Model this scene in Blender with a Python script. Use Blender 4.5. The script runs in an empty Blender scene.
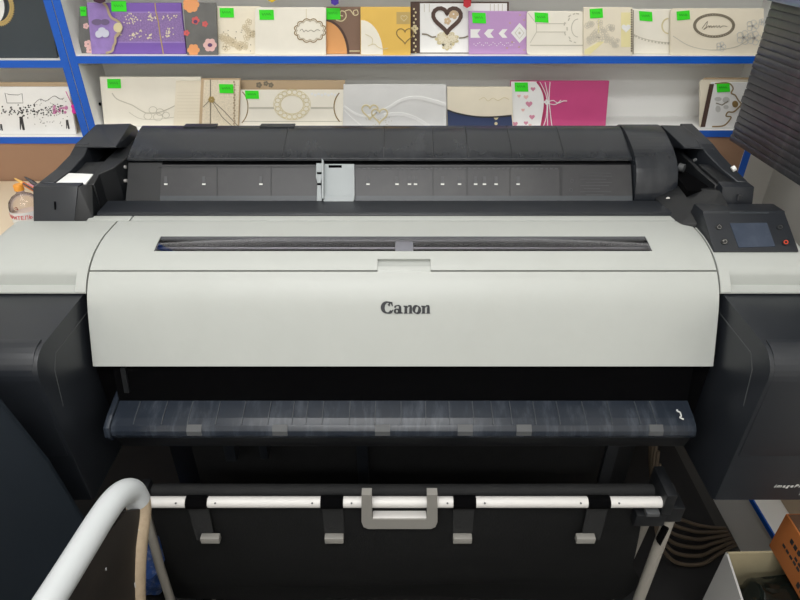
import bpy, bmesh, math, random
from mathutils import Vector, Matrix
random.seed(7)
C = bpy.context.scene.collection
PI = math.pi
CAMZ = 1.42
PITCH = math.radians(33)
CP, SP = math.cos(PITCH), math.sin(PITCH)
FPX = 600.0

# ------------------------------------------------------------------ measuring
def W(u, v, x=None, y=None, z=None):
    """sight line through a photo pixel, met with a plane of the room"""
    a, b = (u - 400) / FPX, (300 - v) / FPX
    d = (a, CP + b * SP, -SP + b * CP)
    if y is not None: t = y / d[1]
    elif z is not None: t = (z - CAMZ) / d[2]
    else: t = x / d[0]
    return Vector((d[0] * t, d[1] * t, CAMZ + d[2] * t))
def H(h): return CAMZ - h

# ------------------------------------------------------------------ materials
def lin(c):
    return tuple((x / 12.92 if x <= .04045 else ((x + .055) / 1.055) ** 2.4) for x in [k / 255 for k in c])
MATS = {}
def mat(name, col, rough=.5, metal=0, var=.06, scale=9, bump=0, bscale=200, spec=.5, coat=0, stretch=(1, 1, 1), dust=None, dust_amt=.3):
    if name in MATS: return MATS[name]
    m = bpy.data.materials.new(name); m.use_nodes = True
    nt = m.node_tree; N = nt.nodes; L = nt.links
    p = N['Principled BSDF']
    tc = N.new('ShaderNodeTexCoord'); mp = N.new('ShaderNodeMapping'); mp.inputs['Scale'].default_value = stretch
    L.new(tc.outputs['Object'], mp.inputs['Vector'])
    nz = N.new('ShaderNodeTexNoise'); nz.inputs['Scale'].default_value = scale; nz.inputs['Detail'].default_value = 5
    L.new(mp.outputs['Vector'], nz.inputs['Vector'])
    c = lin(col)
    rp = N.new('ShaderNodeValToRGB')
    rp.color_ramp.elements[0].position = .3; rp.color_ramp.elements[1].position = .7
    rp.color_ramp.elements[0].color = (*[max(0, k * (1 - var)) for k in c], 1)
    rp.color_ramp.elements[1].color = (*[min(1, k * (1 + var)) for k in c], 1)
    L.new(nz.outputs['Fac'], rp.inputs['Fac'])
    out = rp.outputs['Color']
    if dust:
        n2 = N.new('ShaderNodeTexNoise'); n2.inputs['Scale'].default_value = scale * 2.3; n2.inputs['Detail'].default_value = 8
        n2.inputs['Roughness'].default_value = .7
        L.new(mp.outputs['Vector'], n2.inputs['Vector'])
        r2 = N.new('ShaderNodeValToRGB'); r2.color_ramp.elements[0].position = .5; r2.color_ramp.elements[1].position = .78
        r2.color_ramp.elements[1].color = (dust_amt, dust_amt, dust_amt, 1)
        L.new(n2.outputs['Fac'], r2.inputs['Fac'])
        mx = N.new('ShaderNodeMixRGB'); mx.inputs[2].default_value = (*lin(dust), 1)
        L.new(r2.outputs['Color'], mx.inputs[0]); L.new(out, mx.inputs[1]); out = mx.outputs[0]
    L.new(out, p.inputs['Base Color'])
    p.inputs['Roughness'].default_value = rough; p.inputs['Metallic'].default_value = metal
    p.inputs['Specular IOR Level'].default_value = spec
    p.inputs['Coat Weight'].default_value = coat
    if bump:
        bn = N.new('ShaderNodeTexNoise'); bn.inputs['Scale'].default_value = bscale; bn.inputs['Detail'].default_value = 4
        L.new(mp.outputs['Vector'], bn.inputs['Vector'])
        b = N.new('ShaderNodeBump'); b.inputs['Strength'].default_value = bump; b.inputs['Distance'].default_value = .002
        L.new(bn.outputs['Fac'], b.inputs['Height']); L.new(b.outputs['Normal'], p.inputs['Normal'])
    MATS[name] = m
    return m
def glassy(name, tint, rough=.05, gloss=.08, ior=1.45):
    m = bpy.data.materials.new(name); m.use_nodes = True
    nt = m.node_tree; N = nt.nodes; L = nt.links
    N.remove(N['Principled BSDF'])
    o = N['Material Output']
    tr = N.new('ShaderNodeBsdfTransparent'); tr.inputs[0].default_value = (*lin(tint), 1)
    gl = N.new('ShaderNodeBsdfGlossy'); gl.inputs['Roughness'].default_value = rough
    fr = N.new('ShaderNodeFresnel'); fr.inputs[0].default_value = ior
    ad = N.new('ShaderNodeMath'); ad.operation = 'ADD'; ad.inputs[1].default_value = gloss * .4; ad.use_clamp = True
    L.new(fr.outputs[0], ad.inputs[0])
    mx = N.new('ShaderNodeMixShader'); L.new(ad.outputs[0], mx.inputs[0]); L.new(tr.outputs[0], mx.inputs[1]); L.new(gl.outputs[0], mx.inputs[2])
    L.new(mx.outputs[0], o.inputs[0])
    return m

M = dict(
    white=mat('printer_white_plastic', (172, 175, 171), .42, var=.02, scale=5, bump=.04, bscale=500, dust=(150, 149, 142), dust_amt=.12),
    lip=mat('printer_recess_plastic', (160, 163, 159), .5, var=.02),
    dark=mat('printer_charcoal_plastic', (33, 36, 41), .36, var=.05, scale=7, bump=.06, bscale=600),
    darker=mat('printer_black_plastic', (17, 19, 22), .45, var=.06, bump=.05, bscale=500),
    cover=mat('smoked_roll_cover', (31, 34, 39), .27, var=.06, scale=3, stretch=(3, 1, 1), dust=(92, 95, 100), dust_amt=.16),
    tray=mat('output_guide_plastic', (33, 39, 48), .27, var=.08, scale=6, stretch=(4, 1, 1), dust=(105, 112, 122), dust_amt=.35),
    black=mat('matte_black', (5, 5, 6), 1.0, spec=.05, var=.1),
    guide=mat('grey_guide_plate', (36, 36, 39), .42, var=.05, scale=3, dust=(96, 94, 92), dust_amt=.2),
    rest=mat('paper_rest_grey', (54, 59, 64), .4, var=.04),
    slider=mat('pale_grey_slider', (146, 152, 154), .45, var=.03),
    padm=mat('grey_pad_plastic', (70, 72, 74), .55, var=.05),
    mark=mat('print_white', (215, 216, 212), .6, var=.02),
    faint=mat('print_faint_grey', (68, 69, 72), .6, var=.03),
    ink=mat('logo_ink', (42, 44, 48), .5, var=.05),
    screen=mat('touch_screen_glass', (56, 64, 78), .16, var=.08, scale=14, dust=(110, 118, 128), dust_amt=.2),
    red=mat('stop_red', (200, 70, 45), .5, var=.03),
    label=mat('white_label', (222, 223, 221), .5, var=.02),
    steel=mat('brushed_steel', (205, 203, 200), .33, metal=.75, var=.03),
    tube=mat('pale_tube_paint', (206, 204, 201), .36, var=.02),
    pole=mat('grey_pole_paint', (150, 146, 138), .4, var=.06, dust=(110, 104, 92), dust_amt=.3),
    handle=mat('handle_grey', (136, 134, 129), .45, var=.03),
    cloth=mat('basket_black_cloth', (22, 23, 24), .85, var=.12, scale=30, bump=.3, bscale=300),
    blue=mat('shelf_blue_edge', (14, 88, 190), .4, var=.03),
    shelfw=mat('shelf_white_board', (238, 238, 235), .5, var=.02, scale=4),
    brown=mat('brown_backboard', (156, 122, 97), .65, var=.05, scale=4),
    wall=mat('wall_paint', (226, 224, 219), .8, var=.03, scale=3, bump=.1, bscale=120),
    ceil=mat('ceiling_paint', (236, 236, 234), .85, var=.02),
    floor=mat('floor_vinyl', (62, 61, 59), .5, var=.1, scale=4),
    mats=mat('floor_mat_rubber', (22, 22, 23), .75, var=.15, scale=14),
    fwhite=mat('chipped_white_paint', (186, 190, 192), .38, var=.02, scale=12),
    fbeige=mat('worn_beige_paint', (172, 154, 130), .5, var=.12, scale=40, dust=(110, 88, 66), dust_amt=.5),
    panelb=mat('black_panel_board', (34, 30, 27), .5, var=.25, scale=8, dust=(66, 56, 48), dust_amt=.3),
    navy=mat('dark_navy_panel', (18, 26, 34), .6, var=.08, scale=5, spec=.25),
    green=mat('green_price_sticker', (54, 222, 34), .6, var=.04),
    pen=mat('sticker_pen_ink', (22, 88, 26), .7),
)
# ------------------------------------------------------------------ mesh building
def newobj(name, me, parent=None, world_verts=True):
    o = bpy.data.objects.new(name, me); C.objects.link(o)
    if parent is not None: o.parent = parent
    return o
def wloc(o):
    v = Vector((0, 0, 0))
    while o is not None:
        v += o.location; o = o.parent
    return v
def put(name, bm, m, parent=None, base=False, smooth=35):
    """link ONE mesh object; its verts are given in room coordinates"""
    bmesh.ops.recalc_face_normals(bm, faces=bm.faces)
    me = bpy.data.meshes.new(name)
    vs = [v.co for v in bm.verts]
    lo = Vector([min(v[i] for v in vs) for i in range(3)]); hi = Vector([max(v[i] for v in vs) for i in range(3)])
    org = (lo + hi) / 2
    if base: org.z = lo.z
    for v in bm.verts: v.co -= org
    bm.to_mesh(me); bm.free()
    for mm in (m if isinstance(m, (list, tuple)) else [m]): me.materials.append(mm)
    if smooth:
        for p in me.polygons: p.use_smooth = True
        me.set_sharp_from_angle(angle=math.radians(smooth))
    o = newobj(name, me, parent)
    o.location = org - (wloc(parent) if parent is not None else Vector((0, 0, 0)))
    return o
def tag(o, label, cat=None, group=None, kind=None):
    if label: o['label'] = label
    if cat: o['category'] = cat
    if group: o['group'] = group
    if kind: o['kind'] = kind
    return o
def thing(name, loc, label, cat, group=None):
    o = bpy.data.objects.new(name, None); C.objects.link(o); o.location = loc; o.empty_display_size = .05
    return tag(o, label, cat, group)
def poly3(bm, pts, mi=0):
    f = bm.faces.new([bm.verts.new(p) for p in pts]); f.material_index = mi; return f
def box(bm, x0, x1, y0, y1, z0, z1, bev=0, mi=0):
    r = bmesh.ops.create_cube(bm, size=1)
    vs = r['verts']
    for v in vs:
        v.co = Vector((x0 + (v.co.x + .5) * (x1 - x0), y0 + (v.co.y + .5) * (y1 - y0), z0 + (v.co.z + .5) * (z1 - z0)))
    es = {e for v in vs for e in v.link_edges}
    for f in {f for v in vs for f in v.link_faces}: f.material_index = mi
    if bev: bmesh.ops.bevel(bm, geom=list(es), offset=bev, segments=2, affect='EDGES', profile=.6)
    return bm
def B(*a, **k):
    bm = bmesh.new(); box(bm, *a, **k); return bm
def extr(bm, pts, off, bev=0, mi=0, segs=2):
    """prism from a 3D polygon pushed by a vector"""
    off = Vector(off)
    a = [bm.verts.new(p) for p in pts]; b = [bm.verts.new(Vector(p) + off) for p in pts]
    n = len(pts)
    fs = [bm.faces.new(a), bm.faces.new(b[::-1])]
    for i in range(n): fs.append(bm.faces.new([a[i], b[i], b[(i + 1) % n], a[(i + 1) % n]]))
    for f in fs: f.material_index = mi
    if bev:
        bmesh.ops.recalc_face_normals(bm, faces=fs)
        bmesh.ops.bevel(bm, geom=list({e for f in fs for e in f.edges}), offset=bev, segments=segs, affect='EDGES', profile=.6)
    return bm
def prof_x(bm, prof, x0, x1, bev=0, mi=0):
    return extr(bm, [(x0, y, z) for y, z in prof], (x1 - x0, 0, 0), bev, mi)
def PX(prof, x0, x1, bev=0, hh=True):
    bm = bmesh.new(); prof_x(bm, [(y, H(z) if hh else z) for y, z in prof], x0, x1, bev); return bm
def tube(bm, pts, r, n=12, closed=False, mi=0, caps=True):
    pts = [Vector(p) for p in pts]; k = len(pts)
    rs = r if isinstance(r, (list, tuple)) else [r] * k
    rings = []
    up = None
    for i in range(k):
        if closed: t = pts[(i + 1) % k] - pts[i - 1]
        else: t = pts[min(i + 1, k - 1)] - pts[max(i - 1, 0)]
        t.normalize()
        if up is None: up = t.orthogonal().normalized()
        up = (up - t * up.dot(t)).normalized()
        s = t.cross(up)
        rings.append([bm.verts.new(pts[i] + (up * math.cos(2 * PI * j / n) + s * math.sin(2 * PI * j / n)) * rs[i]) for j in range(n)])
    for i in range(k if closed else k - 1):
        a, b = rings[i], rings[(i + 1) % k]
        for j in range(n):
            f = bm.faces.new([a[j], a[(j + 1) % n], b[(j + 1) % n], b[j]]); f.material_index = mi
    if not closed and caps:
        bm.faces.new(rings[0][::-1]).material_index = mi; bm.faces.new(rings[-1]).material_index = mi
    return bm
def T(pts, r, n=12, closed=False):
    return tube(bmesh.new(), pts, r, n, closed)
def lathe(bm, prof, c, n=28, mi=0):
    rings = []
    for r, z in prof:
        rings.append([bm.verts.new((c[0] + r * math.cos(2 * PI * j / n), c[1] + r * math.sin(2 * PI * j / n), c[2] + z)) for j in range(n)])
    for a, b in zip(rings, rings[1:]):
        for j in range(n): bm.faces.new([a[j], a[(j + 1) % n], b[(j + 1) % n], b[j]]).material_index = mi
    bm.faces.new(rings[0][::-1]).material_index = mi; bm.faces.new(rings[-1]).material_index = mi
    return bm
def spline(pts, n=6):
    """Catmull-Rom through the points (any dimension)"""
    out = []; k = len(pts)
    for i in range(k - 1):
        p0, p1, p2, p3 = pts[max(i - 1, 0)], pts[i], pts[i + 1], pts[min(i + 2, k - 1)]
        for j in range(n):
            t = j / n
            out.append(tuple(.5 * (2 * b + (c - a) * t + (2 * a - 5 * b + 4 * c - d) * t * t + (3 * b - a - 3 * c + d) * t ** 3) for a, b, c, d in zip(p0, p1, p2, p3)))
    out.append(tuple(pts[-1])); return out
# flat shapes (2D) ------------------------------------------------------------
def ell(cx, cy, rx, ry, a0=0, a1=360, n=28):
    return [(cx + rx * math.cos(math.radians(a0 + (a1 - a0) * i / n)), cy + ry * math.sin(math.radians(a0 + (a1 - a0) * i / n))) for i in range(n + (0 if a1 - a0 == 360 else 1))]
def stroke(pts, w, closed=False):
    """ribbon of quads along a 2D path; w a width or list of widths"""
    n = len(pts); ws = w if isinstance(w, (list, tuple)) else [w] * n
    L, R = [], []
    for i in range(n):
        if closed: a, b = pts[i - 1], pts[(i + 1) % n]
        else: a, b = pts[max(i - 1, 0)], pts[min(i + 1, n - 1)]
        dx, dy = b[0] - a[0], b[1] - a[1]; l = math.hypot(dx, dy) or 1
        nx, ny = -dy / l * ws[i] / 2, dx / l * ws[i] / 2
        L.append((pts[i][0] + nx, pts[i][1] + ny)); R.append((pts[i][0] - nx, pts[i][1] - ny))
    return [[L[i], L[(i + 1) % n], R[(i + 1) % n], R[i]] for i in range(n if closed else n - 1)]
def rect(u0, v0, u1, v1): return [(u0, v0), (u1, v0), (u1, v1), (u0, v1)]
def rrect(u0, v0, u1, v1, r, corners='abcd'):
    p = []
    for c, cx, cy, a in (('a', u0 + r, v0 + r, 180), ('b', u1 - r, v0 + r, 270), ('c', u1 - r, v1 - r, 0), ('d', u0 + r, v1 - r, 90)):
        if c in corners: p += ell(cx, cy, r, r, a, a + 90, 6)
        else: p.append(((u0, v0), (u1, v0), (u1, v1), (u0, v1))['abcd'.index(c)])
    return p
def heart(cx, cy, s, n=30):
    return [(cx + s * .0625 * 16 * math.sin(t) ** 3, cy - s * .0625 * (13 * math.cos(t) - 5 * math.cos(2 * t) - 2 * math.cos(3 * t) - math.cos(4 * t))) for t in [2 * PI * i / n for i in range(n)]]
def flower(cx, cy, r, k=5):
    return [ell(cx + r * .6 * math.cos(2 * PI * i / k), cy + r * .6 * math.sin(2 * PI * i / k), r * .46, r * .46, n=9) for i in range(k)]

def flat(polys, y, depth, bm=None, mi=0, zmin=-9):
    """polygons drawn in photo pixels stood up as thin relief on the plane y"""
    bm = bm or bmesh.new()
    for i, p in enumerate(polys):
        pts = [W(u, v, y=y) for u, v in p]
        for q in pts: q.z = max(q.z, zmin)
        extr(bm, pts, (0, -depth * .6 - 2e-5 * (i % 40), 0), mi=mi)
    return bm
def frame_polys(polys, org, ux, uy, depth, bm=None, mi=0):
    bm = bm or bmesh.new(); ux, uy = Vector(ux), Vector(uy); n = ux.cross(uy).normalized()
    for p in polys: extr(bm, [Vector(org) + ux * a + uy * b for a, b in p], n * depth, mi=mi)
    return bm
def text_bm(txt, size, org, ux, uy, depth=.0004, shear=0, align='LEFT', bend=None, space=1.0):
    cu = bpy.data.curves.new('lettering', 'FONT'); cu.body = txt; cu.size = size; cu.shear = shear; cu.align_x = align; cu.space_character = space; cu.resolution_u = 4
    ob = bpy.data.objects.new('lettering', cu); C.objects.link(ob)
    bpy.context.view_layer.update()
    me = bpy.data.meshes.new_from_object(ob.evaluated_get(bpy.context.evaluated_depsgraph_get()))
    bpy.data.objects.remove(ob); bpy.data.curves.remove(cu)
    bm = bmesh.new(); bm.from_mesh(me); bpy.data.meshes.remove(me)
    ux, uy = Vector(ux), Vector(uy); n = ux.cross(uy)
    r = bmesh.ops.extrude_face_region(bm, geom=bm.faces[:])
    top = {e for e in r['geom'] if isinstance(e, bmesh.types.BMVert)}
    for v in bm.verts:
        d = depth if v in top else 0
        if bend: v.co = bend(v.co.x, v.co.y, d)
        else: v.co = Vector(org) + ux * v.co.x + uy * v.co.y + n * d
    return bm

# ================================================================== ROOM
XL, XR, YF, YB, ZC = -1.6, 1.08, -1.9, 1.66, 2.7
def struct(name, bm, m, label=None): return tag(put(name, bm, m, smooth=0), label, kind='structure')
struct('floor', B(XL, XR, YF, YB, -.05, 0), M['floor'])
struct('ceiling', B(XL, XR, YF, YB, ZC, ZC + .05), M['ceil'])
struct('wall_back', B(XL - .05, XR + .05, YB, YB + .05, -.05, ZC + .05), M['wall'])
struct('wall_left', B(XL - .05, XL, YF, YB, -.05, ZC + .05), M['wall'])
struct('wall_right', B(XR, XR + .05, YF, YB, -.05, ZC + .05), M['wall'])
struct('wall_front', B(XL - .05, XR + .05, YF - .05, YF, -.05, ZC + .05), M['wall'])

# ================================================================== PRINTER
PC = .005
pr = thing('large_format_printer', (PC, 1.0, 0), 'wide white and charcoal large format printer on a stand, in the middle', 'printer')
def pp(name, bm, m, par=None, label=None, **k):
    o = put(name, bm, m, par or pr, **k)
    if label: o['label'] = label
    return o
# --- white covers
LID = [(.956, .4565), (.93, .4563), (.8995, .4568), (.88, .4595), (.86, .4640), (.845, .4700), (.834, .4755), (.8265, .4800)]
FRONT = [(.8245, .4818), (.812, .4925), (.80, .506), (.79, .5225), (.778, .549), (.766, .578), (.751, .615)]
def shell(prof, xs, skip, th=.006):
    bm = bmesh.new()
    g = [[bm.verts.new((x, y, H(h))) for y, h in prof] for x in xs]
    for i in range(len(xs) - 1):
        for j in range(len(prof) - 1):
            if skip(i, j): continue
            bm.faces.new([g[i][j], g[i + 1][j], g[i + 1][j + 1], g[i][j + 1]])
    for v in [v for v in bm.verts if not v.link_faces]: bm.verts.remove(v)
    bmesh.ops.recalc_face_normals(bm, faces=bm.faces)
    if sum(f.normal.z - f.normal.y for f in bm.faces) < 0: bmesh.ops.reverse_faces(bm, faces=bm.faces)
    bmesh.ops.solidify(bm, geom=bm.faces[:], thickness=th)
    return bm
def dense(prof, n=4): return spline(prof, n)
xs = [PC - .4985, PC - .405, PC - .041, PC + .044, PC + .405, PC + .4985]
lid = pp('top_lid', shell(LID, xs, lambda i, j: (1 <= i <= 3 and 2 <= j <= 3) or (i == 2 and j >= 5)), M['white'], smooth=60)
lid['label'] = 'white top lid with a long dark window'
FD = dense(FRONT, 4)
front = pp('front_panel', shell(FD, [PC - .4985, PC + .4985], lambda i, j: False), M['white'], label='white curved front panel with the maker name', smooth=60)
# grip notch: raised tongue of the front panel and the shaded finger recess behind
bm = bmesh.new()
tg = [(.8235, .4827), (.8265, .4799), (.8325, .4762)]
prof_x(bm, [(y, H(h)) for y, h in tg] + [(y + .003, H(h + .006)) for y, h in tg[::-1]], PC - .0408, PC + .0438, .0006)
pp('grip_tongue', bm, M['white'], front)
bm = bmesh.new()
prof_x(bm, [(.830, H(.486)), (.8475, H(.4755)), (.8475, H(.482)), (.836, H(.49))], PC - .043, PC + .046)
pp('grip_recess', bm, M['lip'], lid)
# window
n_w = Vector((0, -(.4640 - .4568), .0395)).normalized()
pp('window_pane', PX([(.8990, .4575), (.8800, .4602), (.8605, .4646), (.8612, .4664), (.8806, .4620), (.8994, .4593)], PC - .4045, PC + .4045), glassy('smoked_window', (222, 222, 226), .03, .0, 1.22), lid, label='long smoked window in the lid')
bm = bmesh.new()
tube(bm, [(PC - .42, .909, H(.470)), (PC + .42, .909, H(.470))], .0035)
tube(bm, [(PC - .42, .895, H(.4775)), (PC + .42, .895, H(.4775))], .0022)
pp('carriage_rail', bm, M['steel'])
pp('timing_belt', B(PC - .42, PC + .42, .8765, .8785, H(.482), H(.475)), M['padm'])
bm = B(PC - .013, PC + .017, .868, .902, H(.490), H(.4672), bev=.002)
pp('carriage_cap', bm, M['label'], label='pale carriage piece seen through the window')
pp('ink_hose', T(spline([(PC - .225, .866, H(.490)), (PC - .215, .878, H(.480)), (PC - .205, .893, H(.484))], 6), .0012, 8), M['label'])
# rear strip behind the lid
pp('rear_strip', PX([(.9585, .4563), (.9765, .4555), (.9765, .47), (.9585, .47)], PC - .478, PC + .50, .001), M['white'])
pp('rear_strip_end', PX([(.9585, .4563), (.9765, .4555), (.9765, .47), (.9585, .47)], PC - .555, PC - .4805, .001), M['white'])
# black carcass under the covers
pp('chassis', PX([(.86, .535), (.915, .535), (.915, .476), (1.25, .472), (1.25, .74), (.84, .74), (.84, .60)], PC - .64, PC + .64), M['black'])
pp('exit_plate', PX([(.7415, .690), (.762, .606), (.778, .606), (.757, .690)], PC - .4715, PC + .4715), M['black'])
pp('cavity_cheek', PX([(.7535, .622), (.758, .622), (.7475, .665), (.7435, .665)], PC - .458, PC - .450), M['darker'])
# --- shoulders with a shallow grip pocket
SH = LID[1:] + [(.812, .4925), (.806, .4995), (.8015, .5055), (.8015, .5085)]
SH = [(.9565, .4565)] + SH
def shoulder(s, xin, xout):
    bm = bmesh.new()
    pa, pb = xin + s * .0165, xout - s * .003
    ys = [p[0] for p in SH]
    pocket = [(.8265, .4800), (.8225, .488), (.8215, .5045), (.8015, .5062), (.8015, .5085)]
    def strip(prof, x0, x1):
        for (ya, ha), (yb, hb) in zip(prof, prof[1:]):
            poly3(bm, [(x0, ya, H(ha)), (x1, ya, H(ha)), (x1, yb, H(hb)), (x0, yb, H(hb))])
    k = [i for i, p in enumerate(SH) if abs(p[0] - .8265) < 1e-6][0]
    strip(SH, xin, pa)
    strip(SH[:k + 1], pa, pb); strip(pocket, pa, pb)
    strip(SH, pb, xout)
    for xx in (pa, pb):                                            # pocket end walls
        poly3(bm, [(xx, y, H(h)) for y, h in SH[k:]] + [(xx, y, H(h)) for y, h in pocket[1:-1][::-1]])
    # outer rolled edge, down to the side
    r = .022; pr_ = SH
    prev = [(xout, y, H(h)) for y, h in pr_]
    for q in range(1, 6):
        a = q / 5 * PI / 2
        cur = [(xout + s * r * math.sin(a), y, H(h) - r * (1 - math.cos(a))) for y, h in pr_]
        for i in range(len(pr_) - 1): poly3(bm, [prev[i], cur[i], cur[i + 1], prev[i + 1]])
        prev = cur
    low = [(p[0], p[1], H(.535)) for p in prev]
    for i in range(len(pr_) - 1): poly3(bm, [prev[i], low[i], low[i + 1], prev[i + 1]])
    for xx in (xin,):
        poly3(bm, [(xx, y, H(h)) for y, h in SH] + [(xx, .83, H(.53)), (xx, .9565, H(.53))])
    poly3(bm, [(xin, .9565, H(.4565)), (xout, .9565, H(.4565))] + [(xout + s * r * math.sin(q / 5 * PI / 2), .9565, H(.4565) - r * (1 - math.cos(q / 5 * PI / 2))) for q in range(1, 6)] + [(xout + s * r, .9565, H(.53)), (xin, .9565, H(.53))])
    bmesh.ops.remove_doubles(bm, verts=bm.verts, dist=1e-5)
    return bm
pp('side_shoulder', shoulder(-1, PC - .5015, PC - .668), M['white'], label='white left shoulder with a grip pocket')
pp('side_shoulder', shoulder(1, PC + .5015, PC + .640), M['white'], label='white right shoulder with a grip pocket')
pp('rear_casing', PX([(.9585, .459), (1.10, .459), (1.10, .60), (.9585, .60)], PC - .645, PC - .557), M['dark'])
pp('rear_casing', PX([(.9585, .459), (1.10, .459), (1.10, .60), (.9585, .60)], PC + .545, PC + .628), M['dark'])
# --- ink tank covers at both ends
def arc(cy, cz, r, a0, a1, n=8):
    return [(cy + r * math.cos(math.radians(a0 + (a1 - a0) * i / n)), cz - r * math.sin(math.radians(a0 + (a1 - a0) * i / n))) for i in range(n + 1)]
def ink(s, xin, xout):
    top = [(.826, .5105), (.678, .512)]
    nose = arc(.678, .550, .038, 90, 180)
    pf = top + nose[1:] + [(.642, .805), (.650, .812), (.826, .812)]
    o = pp('ink_cover', PX(pf, xin, xout, .0018), M['dark'], label='dark %s ink tank cover' % ('left' if s < 0 else 'right'))
    xs_ = xin - s * .0012
    # seams on the inner cheek: pale moulding line, the removable tank door with its own rounded end
    bm = bmesh.new()
    for a, b in (((.800, .541), (.692, .541)), ((.692, .541), (.676, .560)), ((.676, .560), (.664, .62))):
        d = Vector((0, b[0] - a[0], -(b[1] - a[1]))).normalized(); q = Vector((0, -d.z, d.y)) * .0006
        p, r = Vector((xin, a[0], H(a[1]))), Vector((xin, b[0], H(b[1])))
        extr(bm, [p + q, r + q, r - q, p - q], (-s * .0006, 0, 0))
    pp('door_seam', bm, M['padm'], o)
    bm = bmesh.new()
    nose2 = arc(.681, .5505, .0415, 88, 180)
    pts = nose2 + [(.6395, .70), (.648, .70)] + arc(.681, .5505, .036, 180, 88)
    prof_x(bm, [(y, H(h)) for y, h in pts], xin + s * .006, xout - s * .002, .0012)
    pp('tank_door', bm, M['dark'], o)
    return o
ink(-1, PC - .507, PC - .70)
ir = ink(1, PC + .507, PC + .705)
# lower fascia between the boxes, cheeks around the paper path
for s in (-1, 1):
    pp('side_cheek', PX([(.768, .60), (.84, .60), (.84, .80), (.768, .80)], PC + s * .472, PC + s * .5055), M['black'])
# --- output guide (fold of plastic in front of the exit slot)
tprof = [(.80, .672), (.745, .6815), (.712, .6905), (.700, .6955), (.694, .7025), (.6925, .7105), (.695, .718), (.703, .722), (.80, .722)]
tray = pp('output_guide', PX(tprof, PC - .470, PC + .472, .0008), M['tray'], label='dusty charcoal output guide with ribs')
bm = bmesh.new()
for u in (134, 162, 188, 216, 242, 268, 292, 306, 322, 349, 375, 401, 426, 450, 474, 493, 512, 536, 560, 586, 612, 640, 656):
    xr = W(u, 428, y=.70).x
    for (ya, ha), (yb, hb) in (((.742, .6822), (.713, .6903)), ((.713, .6903), (.702, .6948))):
        extr(bm, [(xr - .0006, ya, H(ha) - .001), (xr + .0006, ya, H(ha) - .001), (xr + .0006, yb, H(hb) - .001), (xr - .0006, yb, H(hb) - .001)], (0, -.0008, .0024))
pp('guide_rib', bm, M['rest'], tray)['kind'] = 'stuff'
for u0, u1 in ((186, 201), (272, 287), (375, 390), (458, 473), (517, 532), (650, 664)):
    a, b = W(u0, 429, y=.694).x, W(u1, 429, y=.694).x
    bm = PX([(.7005, .6938), (.6925, .7015), (.691, .7095), (.694, .7095), (.6955, .7030), (.7015, .6965)], a, b)
    pp('grey_pad', bm, M['padm'], tray)
pp('guide_end_rib', PX([(.76, .673), (.712, .685), (.692, .694), (.688, .7105), (.694, .722), (.76, .722)], PC - .4795, PC - .4705, .001), M['tray'], tray)
mk = bmesh.new()
zz = lambda u, v: W(u, v, z=H(.688))
for pth in ([(676, 405), (678, 409), (676.5, 411), (680, 413)], [(680, 413), (681, 417), (679.5, 418), (683.5, 420)]):
    pts = spline(pth, 4)
    for q in stroke(pts, 1.2):
        extr(mk, [zz(*k) + Vector((0, 0, .0012)) for k in q], (0, 0, .0005))
pp('white_symbol', mk, M['mark'], tray)
# fascia below the guide
pp('lower_fascia', PX([(.705, .7225), (.84, .7225), (.84, .760), (.716, .760)], PC - .474, PC + .4755, .002), M['darker'])
# --- rear: ledge, guide plate, roll cover
pp('rear_ledge', PX([(.9775, .472), (.9775, .4545), (.983, .4515), (1.030, .4500), (1.0375, .4545), (1.0375, .474), (1.0, .474)], PC - .545, PC + .545, .0012), M['dark'])
gp = pp('sheet_guide_plate', PX([(1.0380, .4545), (1.0435, .4460), (1.0820, .4005), (1.12, .4005), (1.12, .4715), (1.0380, .4715)], PC - .452, PC + .428), M['guide'], label='grey sheet guide plate with a size scale')
gn = Vector((0, -(.446 - .4005), .0385)).normalized()     # plate normal
def on_plate(u, v, lift=.0006):
    # meet the sight line with the inclined plate
    a, b = (u - 400) / FPX, (300 - v) / FPX
    d = Vector((a, CP + b * SP, -SP + b * CP)); o = Vector((0, 0, CAMZ)); p = Vector((0, 1.0435, H(.4460)))
    t = (p - o).dot(gn) / d.dot(gn)
    return o + d * t + gn * lift
pp('paper_rest', PX([(1.0372, .4550), (1.0432, .4458), (1.0445, .4468), (1.039, .4560)], PC - .452, PC + .428), M['rest'], gp)
bm = bmesh.new()
for u in (166, 204, 261, 368, 397, 409.5, 415.5, 442.5, 459.5, 475.6, 484.4, 496, 518):
    extr(bm, [on_plate(*q) for q in ((u - 1.7, 183.6), (u + 1.7, 183.6), (u + 1.7, 185), (u - 1.7, 185))], gn * .0004)
pp('size_mark', bm, M['mark'], gp)
bm = bmesh.new()
for u in (166, 204, 261, 368, 397, 409.5, 415.5, 442.5, 459.5, 475.6, 484.4, 496, 518):
    extr(bm, [on_plate(*q) for q in ((u - 1.5, 176.5), (u + 1.5, 176.5), (u + 1.6, 183), (u - 1.6, 183))], gn * .0003)
for k in range(42):                                          # fine scale along the top of the plate
    u = 358 + k * 4.8
    extr(bm, [on_plate(*q) for q in ((u, 168), (u + 2.6, 168), (u + 2.6, 169.3), (u, 169.3))], gn * .0003)
pp('printed_scale', bm, M['faint'], gp)['kind'] = 'stuff'
bm = bmesh.new()
for k, (ua, ub) in enumerate([(585, 611), (579, 612), (580, 606), (586, 612), (580, 609), (584, 600), (580, 611), (586, 604)]):
    v = 173 + k * 3.1
    extr(bm, [on_plate(*q) for q in ((ua, v), (ub, v), (ub, v + .5), (ua, v + .5))], gn * .0003)
for u, v in ((572, 181), (571, 190)):
    for q in stroke(ell(u, v, 1.6, 1.6, n=8), .5, True): extr(bm, [on_plate(*k) for k in q], gn * .0003)
pp('printed_notice', bm, M['faint'], gp)
bm = bmesh.new()
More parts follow.
